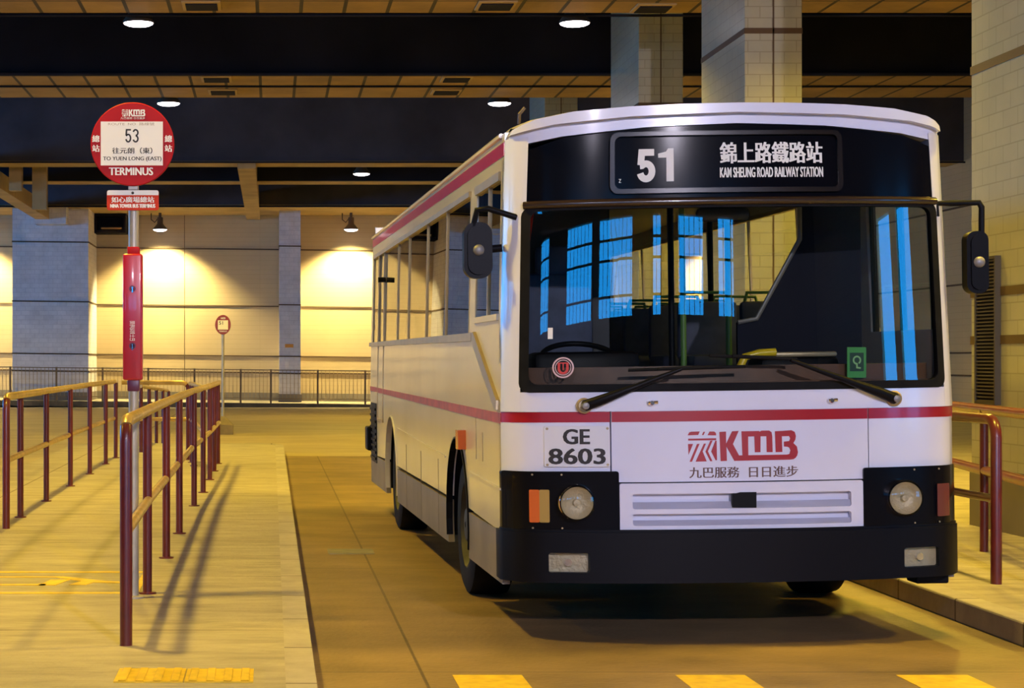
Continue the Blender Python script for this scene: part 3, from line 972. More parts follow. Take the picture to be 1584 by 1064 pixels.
def tum(z):
    return 1.0 if z < 1.25 else 1.0 - 0.040 * (z - 1.25) / 1.55
def sweep(x):
    a = abs(x)
    s = 0.20 * (a / HW) ** 2.4
    if a > 1.10:
        s += 0.10 * ((a - 1.10) / (HW - 1.10)) ** 2
    return s
def rake(z):
    return 0.0 if z < 1.25 else 0.03 * (z - 1.25) / 1.5
def ff(x, d, z):                 # front surface: d<0 stands proud
    return (x * tum(z), sweep(x) + rake(z) + d, z)
def fs(side):                    # side surface: u runs back, d>0 stands proud
    def f(u, d, w):
        k = max(0.0, 1 - (u - 0.3) / 1.2)
        return (side * (HW * tum(w) + d), u + rake(w) * k, w)
    return f
CX = [x * 0.08 for x in range(-16, 17)] + [-1.24, -1.2, -1.16, 1.16, 1.2, 1.24]
CX = sorted(set(round(c, 3) for c in CX))
def front(mb, outline, d0, d1, holes=(), cz=()):
    return mb.prism(outline, d0, d1, holes, ff, CX, cz)

# --- wheel geometry
WY, WZ, WR = (2.22, 6.95), 0.445, 0.445
def arch(yc, z0, r=0.545):
    a0 = math.degrees(math.asin((z0 - WZ) / r))
    return [(yc + r * math.cos(math.radians(a)), WZ + 0.03 + r * math.sin(math.radians(a))) for a in [a0 + (180 - 2 * a0) * k / 18 for k in range(19)]]
def side_outline(z0, z1, y0, y1):
    pts = [(y0, z1), (y0, z0)]
    for yc in WY:
        pts += list(reversed(arch(yc, z0 - 0.0)))
    pts += [(y1, z0), (y1, z1)]
    return [(u, max(w, z0) if False else w) for u, w in pts]

Y0 = 0.30
body = MB()
for s in (-1, 1):
    f = fs(s)
    # lower side above the skirt
    body.prism(side_outline(0.58, 1.66, Y0, LEN), -0.04, 0.0, fn=f, cutz=(1.25,))
    # upper side above the windows
    body.prism([(Y0, 2.55), (LEN, 2.55), (LEN, 2.76), (Y0, 2.76)], -0.04, 0.0, fn=f, cutx=(0.7, 1.1, 1.5))
    # pillars between
    for a, b in ((Y0, 0.42), (1.42, 1.68), (9.05, LEN)):
        body.prism([(a, 1.66), (b, 1.66), (b, 2.55), (a, 2.55)], -0.04, 0.0, fn=f)
# fill below the driver's window down to the belt
f = fs(-1)
body.prism([(0.42, 1.66), (1.42, 1.66), (1.42, 1.75), (0.42, 1.75)], -0.04, 0.0, fn=f)
# roof
def roofz(x):
    a = abs(x) / HW
    if a > 0.985:
        return 2.72
    return 2.885 - 0.045 * a ** 2 - 0.075 * a ** 9
xs = [-1.24, -1.235, -1.215, -1.17, -1.1, -0.9, -0.6, -0.3, 0, 0.3, 0.6, 0.9, 1.1, 1.17, 1.215, 1.235, 1.24]
zs = [2.74 if abs(x) > 1.239 else roofz(x) - (0.045 if abs(x) > 1.23 else 0.0) for x in xs]
ys = [0.0, 0.12, 0.8, 3, 6, LEN - 0.1, LEN]
V, Fc = [], []
for j, y in enumerate(ys):
    for x, z in zip(xs, zs):
        dz = 0.0 if 0.05 < y < LEN - 0.05 else -0.03
        yy = (sweep(x) + rake(z) + 0.02 + (0.0 if j == 0 else 0.10)) if j < 2 else y
        if j == 2:
            yy = max(y, 0.5)
        V.append((x * tum(z), yy, z + (dz if abs(x) < 1.2 else 0)))
n = len(xs)
for j in range(len(ys) - 1):
    for i in range(n - 1):
        Fc.append((j * n + i, j * n + i + 1, (j + 1) * n + i + 1, (j + 1) * n + i))
body.add(V, Fc)
# rear wall (window opening left)
body.box(-1.2, 1.2, LEN - 0.04, LEN, 0.45, 1.75)
body.box(-1.17, 1.17, LEN - 0.04, LEN, 2.45, 2.86)
bpart(body, 'body_shell', M_CREAM, None, 35)

# --- white front mouldings
g = MB()
capz = 2.765
top = [(x, z - 0.02) for x, z in zip(xs, zs) if abs(x) < 1.238]
front(g, [(-1.235, 2.66)] + [(-1.13, 2.685), (-0.95, 2.715), (-0.5, 2.75), (0, 2.765), (0.5, 2.75), (0.95, 2.715), (1.13, 2.685)] + [(1.235, 2.66)] + list(reversed(top)), 0.0, 0.10)
# visor lip standing proud of the cap
lip = [(-1.225, 2.735), (-1.0, 2.775), (-0.6, 2.803), (0, 2.818), (0.6, 2.803), (1.0, 2.775), (1.225, 2.735)]
front(g, lip + list(reversed([(x, z - 0.018) for x, z in zip(xs, zs) if abs(x) < 1.232])), -0.055, 0.03)
bpart(g, 'front_cap', M_WHITE, None, 30)
for s in (-1, 1):
    g = MB()
    pts = [(s * 1.24, 1.24), (s * 1.24, 2.72), (s * 1.13, 2.72), (s * 1.155, 1.30), (s * 1.155, 1.24)]
    front(g, pts, -0.012, 0.10, cz=(1.5, 1.8, 2.1, 2.4))
    bpart(g, 'windscreen_pillar', M_WHITE, None, 40)
g = MB()
front(g, [(-1.24, 1.24), (1.24, 1.24), (1.24, 1.345), (-1.24, 1.345)], -0.012, 0.06)
bpart(g, 'scuttle_panel', M_WHITE, None, 40)
for a, b in ((-1.24, -0.695), (0.695, 1.24)):
    bpart(front(MB(), [(a, 0.60), (b, 0.60), (b, 1.24), (a, 1.24)], 0.0, 0.06), 'corner_panel', M_WHITE, None, 40)
bonnet = MB()
front(bonnet, [(-0.688, 0.863), (0.688, 0.863), (0.688, 1.24), (-0.688, 1.24)], -0.006, 0.06)
BON = bpart(bonnet, 'access_flap', M_WHITE, None, 40)
# grille panel with two slots
g = MB()
slots = [rrect(-0.585, 0.585, 0.72, 0.80, 0.012, 2), rrect(-0.585, 0.585, 0.632, 0.694, 0.012, 2)]
front(g, rrect(-0.652, 0.652, 0.597, 0.857, 0.012, 3), -0.02, 0.03, holes=slots)
GR = bpart(g, 'grille_panel', M_WHITE, None, 30)
g = MB()
for z0, z1 in ((0.72, 0.80), (0.632, 0.694)):
    front(g, [(-0.59, z0), (0.59, z0), (0.59, z1), (-0.59, z1)], 0.03, 0.035)
    # sloping sill in each slot catches the light
    def fn(u, d, w, z0=z0, z1=z1):
        dd_ = 0.03 - (1 - (w - z0) / (z1 - z0)) * 0.045
        return ff(u, dd_, w)
    g.prism([(-0.585, z0), (0.585, z0), (0.585, z0 + (z1 - z0) * 0.45), (-0.585, z0 + (z1 - z0) * 0.45)], 0, 0.001, fn=fn, cutx=CX)
bpart(g, 'slot', M_WHITE, GR, 30)
g = MB()
front(g, [(-0.062, 0.725), (0.065, 0.722), (0.066, 0.805), (-0.02, 0.805), (-0.062, 0.795)], -0.026, 0.0)
bpart(g, 'badge', M_BLACK, GR, 30)

# red stripes
g = MB()
front(g, [(-1.24, 1.183), (-0.694, 1.183), (-0.694, 1.238), (-1.24, 1.238)], -0.003, 0.01)
front(g, [(-0.686, 1.183), (0.686, 1.183), (0.686, 1.238), (-0.686, 1.238)], -0.009, 0.01)
front(g, [(0.694, 1.183), (1.24, 1.183), (1.24, 1.238), (0.694, 1.238)], -0.003, 0.01)
bpart(g, 'front_stripe', M_RED, None, 40)
for s in (-1, 1):
    g = MB().prism([(Y0, 1.175), (LEN, 1.215), (LEN, 1.26), (Y0, 1.232)], 0.0, 0.004, fn=fs(s), cutz=(1.25,))
    bpart(g, 'side_stripe', M_REDFADE)
    g = MB().prism([(Y0, 2.635), (LEN, 2.66), (LEN, 2.73), (Y0, 2.71)], 0.0, 0.004, fn=fs(s), cutx=(0.7, 1.1, 1.5))
    bpart(g, 'roof_stripe', M_RED)
    # gutter rail and belt moulding
    g = MB().tube([fs(s)(y, 0.006, 2.755) for y in (0.4, 0.8, 1.5, LEN)], 0.014, 8)
    bpart(g, 'gutter', M_CREAM, None, 40)
    g = MB().prism([(1.43, 1.635), (LEN, 1.66), (LEN, 1.70), (1.43, 1.685)], 0.0, 0.022, fn=fs(s))
    bpart(g, 'belt_moulding', M_ALU)
    g = MB().prism([(1.43, 0.86), (1.0, 0.87)] and [(Y0, 0.812), (1.60, 0.83), (1.60, 0.842), (Y0, 0.824)], 0.0, 0.008, fn=fs(s))
    g.prism([(2.85, 0.862), (6.33, 0.93), (6.33, 0.942), (2.85, 0.874)], 0.0, 0.008, fn=fs(s))
    bpart(g, 'panel_moulding', M_CREAM)
    # grimy skirt with wheel arch cut-outs
    zz = [0.30, 0.36, 0.44, 0.50, 0.583]
    rad = lambda z: math.sqrt(0.545 ** 2 - (z - 0.03 - WZ) ** 2)
    for a, b in ((None, WY[0]), (WY[0], WY[1]), (WY[1], None)):
        left = [(Y0, 0.30), (Y0, 0.583)] if a is None else [(a + rad(z), z) for z in zz]
        right = [(LEN, 0.583), (LEN, 0.30)] if b is None else [(b - rad(z), z) for z in reversed(zz)]
        bpart(MB().prism(left + right, -0.04, 0.001, fn=fs(s)), 'skirt', M_SKIRT)
    for y in (3.3, 4.45, 5.6):
        bpart(MB().prism([(y, 0.31), (y + 0.006, 0.31), (y + 0.006, 0.83), (y, 0.83)], 0.0, 0.003, fn=fs(s)), 'panel_seam', M_SKIRT)
    for yc in WY:
        bpart(MB().prism(arch(yc, 0.32, 0.60) + list(reversed(arch(yc, 0.32, 0.56))), -0.40, -0.035, fn=fs(s)).prism([(yc - 0.62, 0.30), (yc + 0.62, 0.30), (yc + 0.62, 1.07), (yc - 0.62, 1.07)], -0.42, -0.40, fn=fs(s)), 'wheel_well', M_DIRT)
    for yc in WY:
        outer = arch(yc, 0.32, 0.555)
        inner = arch(yc, 0.32, 0.543)
        g = MB().prism(outer + list(reversed(inner)), -0.03, 0.012, fn=fs(s))
        bpart(g, 'wheel_arch_lip', M_CREAM if yc > 4 else M_BLACK)
# driver's window moulding on the viewer's left
f = fs(-1)
g = MB().prism([(1.43, 1.69), (1.36, 1.69), (0.34, 1.30), (0.34, 1.25), (0.40, 1.25), (1.45, 1.64)], 0.0, 0.02, fn=f)
bpart(g, 'window_moulding', M_ALU)
g = MB().prism([(0.42, 1.74), (1.42, 1.74), (1.42, 1.775), (0.42, 1.775)], 0.0, 0.014, fn=f)
bpart(g, 'window_sill', M_CREAM)
# marker lamp
g = MB().prism([(1.78, 0.965), (1.90, 0.965), (1.90, 1.085), (1.78, 1.085)], 0.0, 0.05, fn=f)
bpart(g, 'side_marker_lamp', M_AMBER)
g = MB().prism([(1.93, 0.97), (2.02, 0.97), (2.02, 1.08), (1.93, 1.08)], 0.0, 0.018, fn=f)
bpart(g, 'marker_bracket', M_AMBER2)
# side flap outline
g = MB()
for a, b, c, d in ((1.02, 1.03, 0.93, 1.10), (1.30, 1.31, 0.93, 1.22)):
    g.prism([(a, c), (b, c), (b, d), (a, d)], 0.0, 0.003, fn=f)
bpart(g, 'flap_seam', M_ALU)
# emergency door, hinge and rear louvre
g = MB()
for y in (7.75, 8.35):
    g.prism([(y, 0.95), (y + 0.03, 0.95), (y + 0.03, 2.56), (y, 2.56)], 0.0, 0.012, fn=f)
g.prism([(7.75, 0.94), (8.38, 0.94), (8.38, 0.965), (7.75, 0.965)], 0.0, 0.012, fn=f)
DOOR = bpart(g, 'emergency_door_frame', M_ALU)
g = MB().tube([f(7.7, 0.0, 2.27), f(7.7, -0.03, 2.27), f(7.7, 0.07, 2.27)][::2], 0.024, 8)
bpart(g, 'door_hinge', M_BLACK, DOOR, 40)
g = MB().prism([(8.5, 0.52), (9.12, 0.52), (9.12, 1.10), (8.5, 1.10)], 0.0, 0.008, fn=f)
for k in range(9):
    z = 0.55 + k * 0.06
    g.prism([(8.52, z), (9.10, z), (9.10, z + 0.025), (8.52, z + 0.025)], 0.008, 0.02, fn=f)
bpart(g, 'engine_louvre', M_BLACK)
bpart(MB().box(-1.30, -1.22, 9.0, 9.27, 0.62, 0.86, 0.02), 'rear_lamp_box', M_BLACK)

# --- side glazing
EDG = {-1: (1.68, 2.92, 4.14, 5.5, 6.45, 7.75, 8.38, 9.05), 1: (1.68, 2.9, 4.1, 5.3, 6.5, 7.7, 9.05)}
for s in (-1, 1):
    f = fs(s)
    e = EDG[s]
    for a, b in zip(e, e[1:]):
        g = MB().prism([(a + 0.012, 1.67), (b - 0.012, 1.67), (b - 0.012, 2.55), (a + 0.012, 2.55)], -0.012, -0.006, fn=f)
        bpart(g, 'side_window', M_SIDE if s < 0 else M_CLEAR)
    g = MB()
    for y in e:
        g.prism([(y - 0.009, 1.67), (y + 0.009, 1.67), (y + 0.009, 2.55), (y - 0.009, 2.55)], -0.015, 0.004, fn=f)
    g.prism([(1.68, 2.525), (9.05, 2.525), (9.05, 2.56), (1.68, 2.56)], -0.02, 0.018, fn=f)
    bpart(g, 'window_divider', M_ALU)
f = fs(-1)
for a, b in ((0.42, 0.86), (0.89, 1.42)):
    bpart(MB().prism([(a, 1.76), (b, 1.76), (b, 2.52), (a, 2.52)], -0.012, -0.006, fn=f), 'driver_window', M_SIDE)
bpart(MB().prism([(0.86, 1.76), (0.89, 1.76), (0.89, 2.52), (0.86, 2.52)], -0.02, 0.004, fn=f).prism([(0.42, 2.51), (1.42, 2.51), (1.42, 2.56), (0.42, 2.56)], -0.02, 0.015, fn=f), 'driver_window_frame', M_ALU)
f = fs(1)
bpart(MB().prism([(0.42, 0.62), (1.42, 0.62), (1.42, 2.52), (0.42, 2.52)], -0.012, -0.006, fn=f), 'entrance_door', M_WIND)
bpart(MB().prism([(0.40, 0.60), (1.44, 0.60), (1.44, 2.55), (0.40, 2.55)], -0.02, 0.006, holes=[[(0.46, 0.68), (0.90, 0.68), (0.90, 2.48), (0.46, 2.48)], [(0.95, 0.68), (1.38, 0.68), (1.38, 2.48), (0.95, 2.48)]], fn=f), 'door_frame', M_BLACK)
bpart(MB().box(-1.1, 1.1, LEN - 0.025, LEN - 0.015, 1.74, 2.46), 'rear_window', M_SIDE)

# --- windscreen, seal and destination panel
g = MB()
hole = rrect(-1.115, 1.115, 1.385, 2.318, 0.05, 4)
outer = rrect(-1.162, 1.162, 1.343, 2.34, 0.05, 4)
front(g, outer, -0.016, 0.04, holes=[hole], cz=(1.6, 1.85, 2.1))
bpart(g, 'windscreen_seal', M_RUBBER, None, 40)
g = MB()
front(g, rrect(-1.13, 1.13, 1.37, 2.33, 0.05, 4), 0.004, 0.010, cz=(1.6, 1.85, 2.1))
WS = bpart(g, 'windscreen', M_WIND, None, 60)
g = MB()
dz0, dz1 = 2.385, 2.73
arcp = [(-1.14, 2.645), (-0.95, 2.705), (-0.5, 2.745), (0, 2.76), (0.5, 2.745), (0.95, 2.705), (1.14, 2.645)]
front(g, [(-1.15, 2.32), (1.15, 2.32)] + list(reversed(arcp)), -0.006, 0.05, cz=(2.45, 2.6))
DP = bpart(g, 'destination_panel', M_BLACKGLOSS, None, 40)
# rounded rim pressed round the blind
g = MB()
front(g, rrect(-0.70, 0.585, 2.395, 2.722, 0.045, 6), -0.035, 0.0, holes=[rrect(-0.675, 0.56, 2.42, 2.70, 0.035, 6)])
RIM = bpart(g, 'blind_rim', mat('brown_rim', (0.012, 0.008, 0.006), 0.25, spec=0.3), DP, 40)
# moulding bar between panel and windscreen
g = MB()
pts = [ff(x, -0.018, 2.35) for x in [-1.15 + 0.1 * k for k in range(24)]]
g.tube(pts, 0.022, 10)
bpart(g, 'moulding_bar', mat('bronze_moulding', (0.03, 0.017, 0.01), 0.22, coat=0.35), DP, 40)
g = MB()
digit(g, '5', -0.553, -0.452, 2.455, 2.632, 0.036, -0.012, ff)
digit(g, '1', -0.448, -0.352, 2.458, 2.634, 0.040, -0.012, ff)
bpart(g, 'route_number', M_BLIND, DP)
g = MB()
text_on(g, '錦上路鐵路站', -0.10, 0.478, 2.548, 2.662, -0.012, ff, 0.006, bold=0.003)
bpart(g, 'destination_characters', M_BLIND, DP)
g = MB()
text_on(g, 'KAM SHEUNG ROAD RAILWAY STATION', -0.10, 0.478, 2.474, 2.528, -0.012, ff, 0.008, bold=0.0014)
bpart(g, 'destination_lettering', M_BLIND, DP)
g = MB()
text_on(g, 'Z', -0.65, -0.635, 2.455, 2.475, -0.012, ff, 0.02)
bpart(g, 'small_letter', M_BLIND, DP)
# sticker
g = MB()
stroke(g, circ(-0.935, 1.476, 0.052, 28) + [circ(-0.935, 1.476, 0.052, 28)[0]], 0.008, 0.001, ff)
stroke(g, circ(-0.935, 1.476, 0.040, 28) + [circ(-0.935, 1.476, 0.040, 28)[0]], 0.004, 0.001, ff)
ST = bpart(g, 'sticker_ring', mat('sticker_pink', (0.62, 0.42, 0.42), 0.5), WS)
g = MB()
stroke(g, [(-0.957, 1.502), (-0.957, 1.472)] + arc(-0.935, 1.470, 0.022, 0.024, 180, 360, 10) + [(-0.913, 1.502)], 0.013, 0.0, ff)
stroke(g, [(-0.957, 1.500), (-0.913, 1.500)], 0.006, 0.0, ff)
stroke(g, [(-0.935, 1.500), (-0.935, 1.462)], 0.006, 0.0, ff)
bpart(g, 'sticker_letter', mat('sticker_red', (0.55, 0.03, 0.02), 0.5), ST)
bpart(front(MB(), [(-1.015, 1.63), (-0.99, 1.63), (-0.99, 1.69), (-1.015, 1.69)], 0.0, 0.003), 'paper_slip', M_BLIND, WS)

# --- number plate, logo
g = MB()
front(g, rrect(-1.035, -0.697, 0.946, 1.163, 0.008, 2), -0.014, 0.0)
NP = bpart(g, 'number_plate', M_PLATE)
g = MB()
text_on(g, 'GE', -0.94, -0.80, 1.066, 1.148, -0.0165, ff, 0.012, bold=0.003)
text_on(g, '8603', -1.015, -0.72, 0.960, 1.045, -0.0165, ff, 0.012, bold=0.003)
bpart(g, 'plate_characters', M_INK, NP)
g = MB()
for x, z in ((-1.02, 1.15), (-0.71, 1.15), (-1.02, 0.957), (-0.71, 0.957)):
    front(g, circ(x, z, 0.007, 10), -0.018, -0.01)
bpart(g, 'plate_screw', M_ALU, NP)
g = MB()
kmb(g, -0.290, 0.297, 0.972, 1.128, -0.009, -0.005, ff)
bpart(g, 'operator_logo', M_LOGO, BON)
g = MB()
text_on(g, '九巴服務', -0.285, -0.018, 0.882, 0.940, -0.0075, ff, bold=0.0015)
bpart(g, 'slogan_characters', mat('slogan_ink', (0.12, 0.06, 0.05), 0.6), BON)
g = MB()
text_on(g, '日日進步', 0.032, 0.297, 0.882, 0.940, -0.0075, ff, bold=0.0015)
bpart(g, 'slogan_characters', mat('slogan_ink', (0.12, 0.06, 0.05), 0.6), BON)

# --- lamps in black housings
for s in (-1, 1):
    g = MB()
    x0, x1 = (-1.243, -0.655) if s < 0 else (0.655, 1.243)
    front(g, rrect(x0, x1, 0.597, 0.922, 0.012, 3), -0.022, 0.05)
    HB = bpart(g, 'headlamp_housing', M_BLACKGLOSS, None, 30)
    hx, hz = s * 0.88, 0.757
    y = sweep(hx) - 0.050
    g = MB().lathe([(0.093, -0.022), (0.098, -0.010), (0.098, 0.06)], (hx, y, hz), 'y', 40, False)
    g2 = MB().lathe([(0.086, -0.018), (0.075, 0.0), (0.045, 0.016), (0.018, 0.02), (0.017, -0.012), (0.001, -0.014)], (hx, y, hz), 'y', 40, False)
    RB = bpart(g, 'headlamp_bezel', M_CHROME, HB, 40)
    HL = bpart(g2, 'headlamp_reflector', M_REFLECT, HB, 50)
    bpart(MB().lathe([(0.092, -0.024), (0.07, -0.034), (0.035, -0.040), (0.002, -0.042)], (hx, y, hz), 'y', 40), 'headlamp_lens', M_LENS, HB, 60)
    a, b = (-1.118, -1.015) if s < 0 else (1.085, 1.172)
    mid = (a + b) / 2
    g = front(MB(), rrect(a, mid if s < 0 else b, 0.65, 0.825, 0.006, 2), -0.034, 0.0)
    bpart(g, 'indicator_lamp', M_AMBER if s < 0 else M_DARKRED, HB, 30)
    if s < 0:
        bpart(front(MB(), rrect(mid, b, 0.65, 0.825, 0.006, 2), -0.034, 0.0), 'parking_lamp', M_AMBER2, HB, 30)
    g = MB()
    for zz in (0.62, 0.905):
        for xx in ((-1.10, -0.95) if s < 0 else (0.95, 1.10)):
            front(g, circ(xx, zz, 0.005, 10), -0.027, -0.02)
    bpart(g, 'housing_screw', M_ALU, HB)
g = MB()
CXB = CX
bo = [(-1.255, 0.33), (1.255, 0.33), (1.255, 0.598), (-1.255, 0.598)]
fogs = [rrect(-1.025, -0.815, 0.385, 0.49, 0.012, 3), rrect(0.875, 1.085, 0.385, 0.49, 0.012, 3)]
front(g, bo, -0.05, 0.10, holes=fogs)
front(g, [(-1.25, 0.59), (1.25, 0.59), (1.25, 0.612), (-1.25, 0.612)], -0.035, 0.02)
BP = bpart(g, 'bumper', M_BLACK, None, 40)
for fo in fogs:
    xa, xb = min(p[0] for p in fo), max(p[0] for p in fo)
    g = MB()
    front(g, [(xa, 0.38), (xb, 0.38), (xb, 0.495), (xa, 0.495)], 0.0, 0.01)
    FG = bpart(g, 'fog_lamp', M_REFLECT, BP)
    bpart(front(MB(), fo, -0.035, -0.028), 'fog_lamp_lens', M_LENS, FG)
    bpart(front(MB(), circ((xa + xb) / 2, 0.437, 0.02, 16), -0.02, 0.0), 'bulb', M_CHROME, FG)
bpart(MB().box(1.02, 1.20, 0.26, 0.42, 0.27, 0.34, 0.01), 'bumper_bracket', M_BLACK)
for z in (0.42, 0.50):
    bpart(MB().box(1.235, 1.262, 0.30, 0.36, z, z + 0.03), 'bumper_bolt', M_BLACK, BP)
bpart(MB().box(-0.9, 0.9, 0.3, 0.5, 0.30, 0.40).tube([(-0.3, 0.02, 0.44), (-0.3, -0.04, 0.44)], 0.03, 12), 'tow_plate', M_DIRT)

# --- wipers and washer jets
def wiper(px, pz, ex, ez, bl, name='wiper'):
    r = Vector(ff(px, -0.02, pz))
    e = Vector(ff(ex, -0.055, ez))
    m_ = r.lerp(e, 0.5) + Vector((0, -0.03, 0))
    q = MB().tube([r + Vector((0, -0.02, 0)), r.lerp(e, .18) + Vector((0, -0.045, 0)), m_, e], [0.030, 0.028, 0.017, 0.010], 10)
    W = bpart(q, name, M_BLACK, None, 40)
    bpart(MB().lathe([(0.042, 0.01), (0.042, -0.012), (0.034, -0.018), (0.03, -0.014)], tuple(r), 'y', 24), 'pivot_ring', M_ALU, W, 40)
    bpart(MB().lathe([(0.02, -0.02), (0.018, -0.06), (0.004, -0.065)], tuple(r), 'y', 16), 'pivot_nut', M_HUB, W, 40)
    (xa, za), (xb, zb) = bl
    pts = [Vector(ff(xa + (xb - xa) * k / 8, -0.012, za + (zb - za) * k / 8)) for k in range(9)]
    bpart(MB().tube(pts, 0.009, 8).tube([p + Vector((0, -0.018, 0.002)) for p in pts[2:7]], 0.009, 8), 'blade', M_RUBBER, W, 40)
wiper(-0.83, 1.272, -0.33, 1.462, ((-0.60, 1.458), (0.02, 1.47)))
wiper(0.835, 1.288, 0.255, 1.50, ((-0.17, 1.53), (0.30, 1.505)))
for x in (-0.48, 0.48):
    bpart(MB().lathe([(0.016, 0.01), (0.016, -0.02), (0.01, -0.03)], ff(x, -0.012, 1.283), 'y', 14).tube([ff(x - 0.02, -0.03, 1.283), ff(x + 0.03, -0.03, 1.287)], 0.011, 8), 'washer_jet', M_CHROME, None, 40)

# --- mirrors
def mirror(s, hx, hy, z0, z1, w, arm, name='wing_mirror'):
    A = bpart(MB().tube(arm, 0.017, 10), name, M_BLACK, None, 40)
    o = rrect(hx - w / 2, hx + w / 2, z0, z1, w * 0.42, 8)
    H = bpart(MB().prism(o, hy - 0.035, hy + 0.04).prism(rrect(hx - w / 2 + 0.02, hx + w / 2 - 0.02, z0 + 0.02, z1 - 0.02, w * 0.36, 8), hy - 0.05, hy - 0.03), 'mirror_head', M_BLACK, A, 40)
    bpart(MB().prism(rrect(hx - w / 2 + 0.015, hx + w / 2 - 0.015, z0 + 0.015, z1 - 0.015, w * 0.38, 8), hy + 0.04, hy + 0.044), 'mirror_glass', M_CHROME, H)
    zc = (z0 + z1) / 2
    bpart(MB().lathe([(0.03, -0.045), (0.03, -0.06), (0.02, -0.072), (0.004, -0.075)], (hx, hy, zc), 'y', 18), 'mirror_knob', M_HUB, H, 40)
    return A
mirror(-1, -1.355, 0.30, 1.965, 2.27, 0.155, [ff(-1.18, 0.0, 2.29), (-1.30, 0.24, 2.34), (-1.36, 0.26, 2.335), (-1.375, 0.28, 2.26), (-1.372, 0.29, 2.13)])
bpart(MB().tube([(-1.22, 0.30, 2.13), (-1.355, 0.33, 2.12)], 0.022, 10), 'mirror_stay', M_BLACK, None, 40)
mirror(1, 1.375, 0.28, 1.85, 2.19, 0.12, [ff(1.17, 0.0, 2.27), ff(1.17, 0.0, 2.34), (1.24, 0.28, 2.345), (1.39, 0.26, 2.345), (1.405, 0.26, 2.32), (1.405, 0.27, 2.12)])
bpart(MB().tube([(-1.10, 0.42, 2.82), (-1.10, 0.40, 2.87), (-1.07, 0.40, 2.905)], 0.009, 8), 'roof_bracket', M_LAMPBODY, None, 40)

# --- chassis and wheels
bpart(MB().box(-0.86, 0.86, 0.35, LEN - 0.1, 0.36, 0.70), 'chassis', M_DIRT)
for x0, x1 in ((-1.19, -0.86), (0.86, 1.19)):
    g = MB()
    for a, b in ((0.35, 1.62), (2.82, 6.35), (7.55, LEN - 0.1)):
        g.box(x0, x1, a, b, 0.34, 0.70)
    bpart(g, 'side_member', M_DIRT)
bpart(MB().box(-1.19, 1.19, 0.32, LEN - 0.05, 1.06, 1.10), 'cabin_floor', M_INT)
wheel_proto = None
for yc in WY:
    for s in (-1, 1):
        if wheel_proto is None:
            w = wheel_proto = MB().lathe([(0.28, -0.13), (0.40, -0.135), (0.435, -0.12), (WR, -0.08), (WR, 0.08), (0.435, 0.12), (0.40, 0.135), (0.28, 0.13), (0.28, -0.13)], (0, 0, 0), 'x', 48, False).build('wheel', M_RUBBER, BUS, 30)
            MB().lathe([(0.285, -0.125), (0.27, -0.13), (0.25, -0.07), (0.14, -0.06), (0.12, -0.11), (0.10, -0.13), (0.02, -0.135)], (0, 0, 0), 'x', 40, False).build('rim', M_SOOT, w, 40)
            g = MB()
            for k in range(8):
                a = 2 * math.pi * k / 8
                g.lathe([(0.014, -0.09), (0.012, -0.06)], (0, 0.185 * math.cos(a), 0.185 * math.sin(a)), 'x', 8)
            g.build('wheel_nut', M_SOOT, w)
        else:
            w = copy_tree(wheel_proto, BUS)
        w.location = (s * 1.06, yc, WR)
        if s > 0:
            w.rotation_euler = (0, 0, math.pi)

# --- interior seen through the glass
bpart(MB().box(-1.12, 1.12, 0.45, 8.9, 2.66, 2.69), 'cabin_ceiling', M_INTCEIL)
g = MB()
front(g, [(-1.12, 1.10), (1.12, 1.10), (1.12, 1.475), (-1.12, 1.475)], 0.16, 0.42)
front(g, [(-1.12, 1.10), (1.12, 1.10), (1.12, 1.39), (-1.12, 1.39)], 0.05, 0.2)
DB = bpart(g, 'dashboard', M_DASH, None, 40)
bpart(MB().box(-1.02, -0.42, 0.50, 0.80, 1.30, 1.56, 0.04), 'instrument_binnacle', M_BLACK, DB, 40)
# steering wheel on the viewer's left
ring = []
for k in range(29):
    a = 2 * math.pi * k / 28
    ring.append((-0.68 + 0.22 * math.cos(a), 0.95 + 0.20 * math.sin(a), 1.52 + 0.09 * math.sin(a)))
SW = bpart(MB().tube(ring, 0.016, 10, cap=False), 'steering_wheel', M_BLACK, None, 40)
bpart(MB().tube([(-0.68, 0.92, 1.30), (-0.68, 0.95, 1.52)], 0.03, 10).tube([(-0.89, 0.95, 1.52), (-0.47, 0.95, 1.52)], 0.014, 8), 'steering_column', M_BLACK, SW, 40)
DSEAT = bpart(MB().box(-0.92, -0.45, 1.25, 1.72, 1.30, 1.42, 0.04).box(-0.92, -0.45, 1.68, 1.80, 1.38, 2.05, 0.04).box(-0.80, -0.57, 1.70, 1.78, 2.03, 2.22, 0.03), 'driver_seat', M_SEAT, None, 40)
bpart(MB().tube([(-0.68, 1.48, 1.08), (-0.68, 1.48, 1.32)], 0.06, 12), 'seat_pedestal', M_BLACK, DSEAT)
g = MB()
V, Fc = [], []
for i in range(13):
    for j in range(9):
        u = i / 12
        z = 2.45 - j / 8 * (0.52 - 0.10 * u)
        V.append((-1.08 + u * (0.10 + 0.06 * (1 - j / 8)), 0.62 + 0.35 * u + 0.03 * math.sin(i * 2.1), z))
for i in range(12):
    for j in range(8):
        Fc.append((i * 9 + j, i * 9 + j + 1, (i + 1) * 9 + j + 1, (i + 1) * 9 + j))
g.add(V, Fc)
bpart(g, 'driver_curtain', M_CURT, None, 60)
bpart(MB().box(-1.12, -0.30, 1.95, 1.99, 1.10, 2.66), 'driver_bulkhead', M_INT)
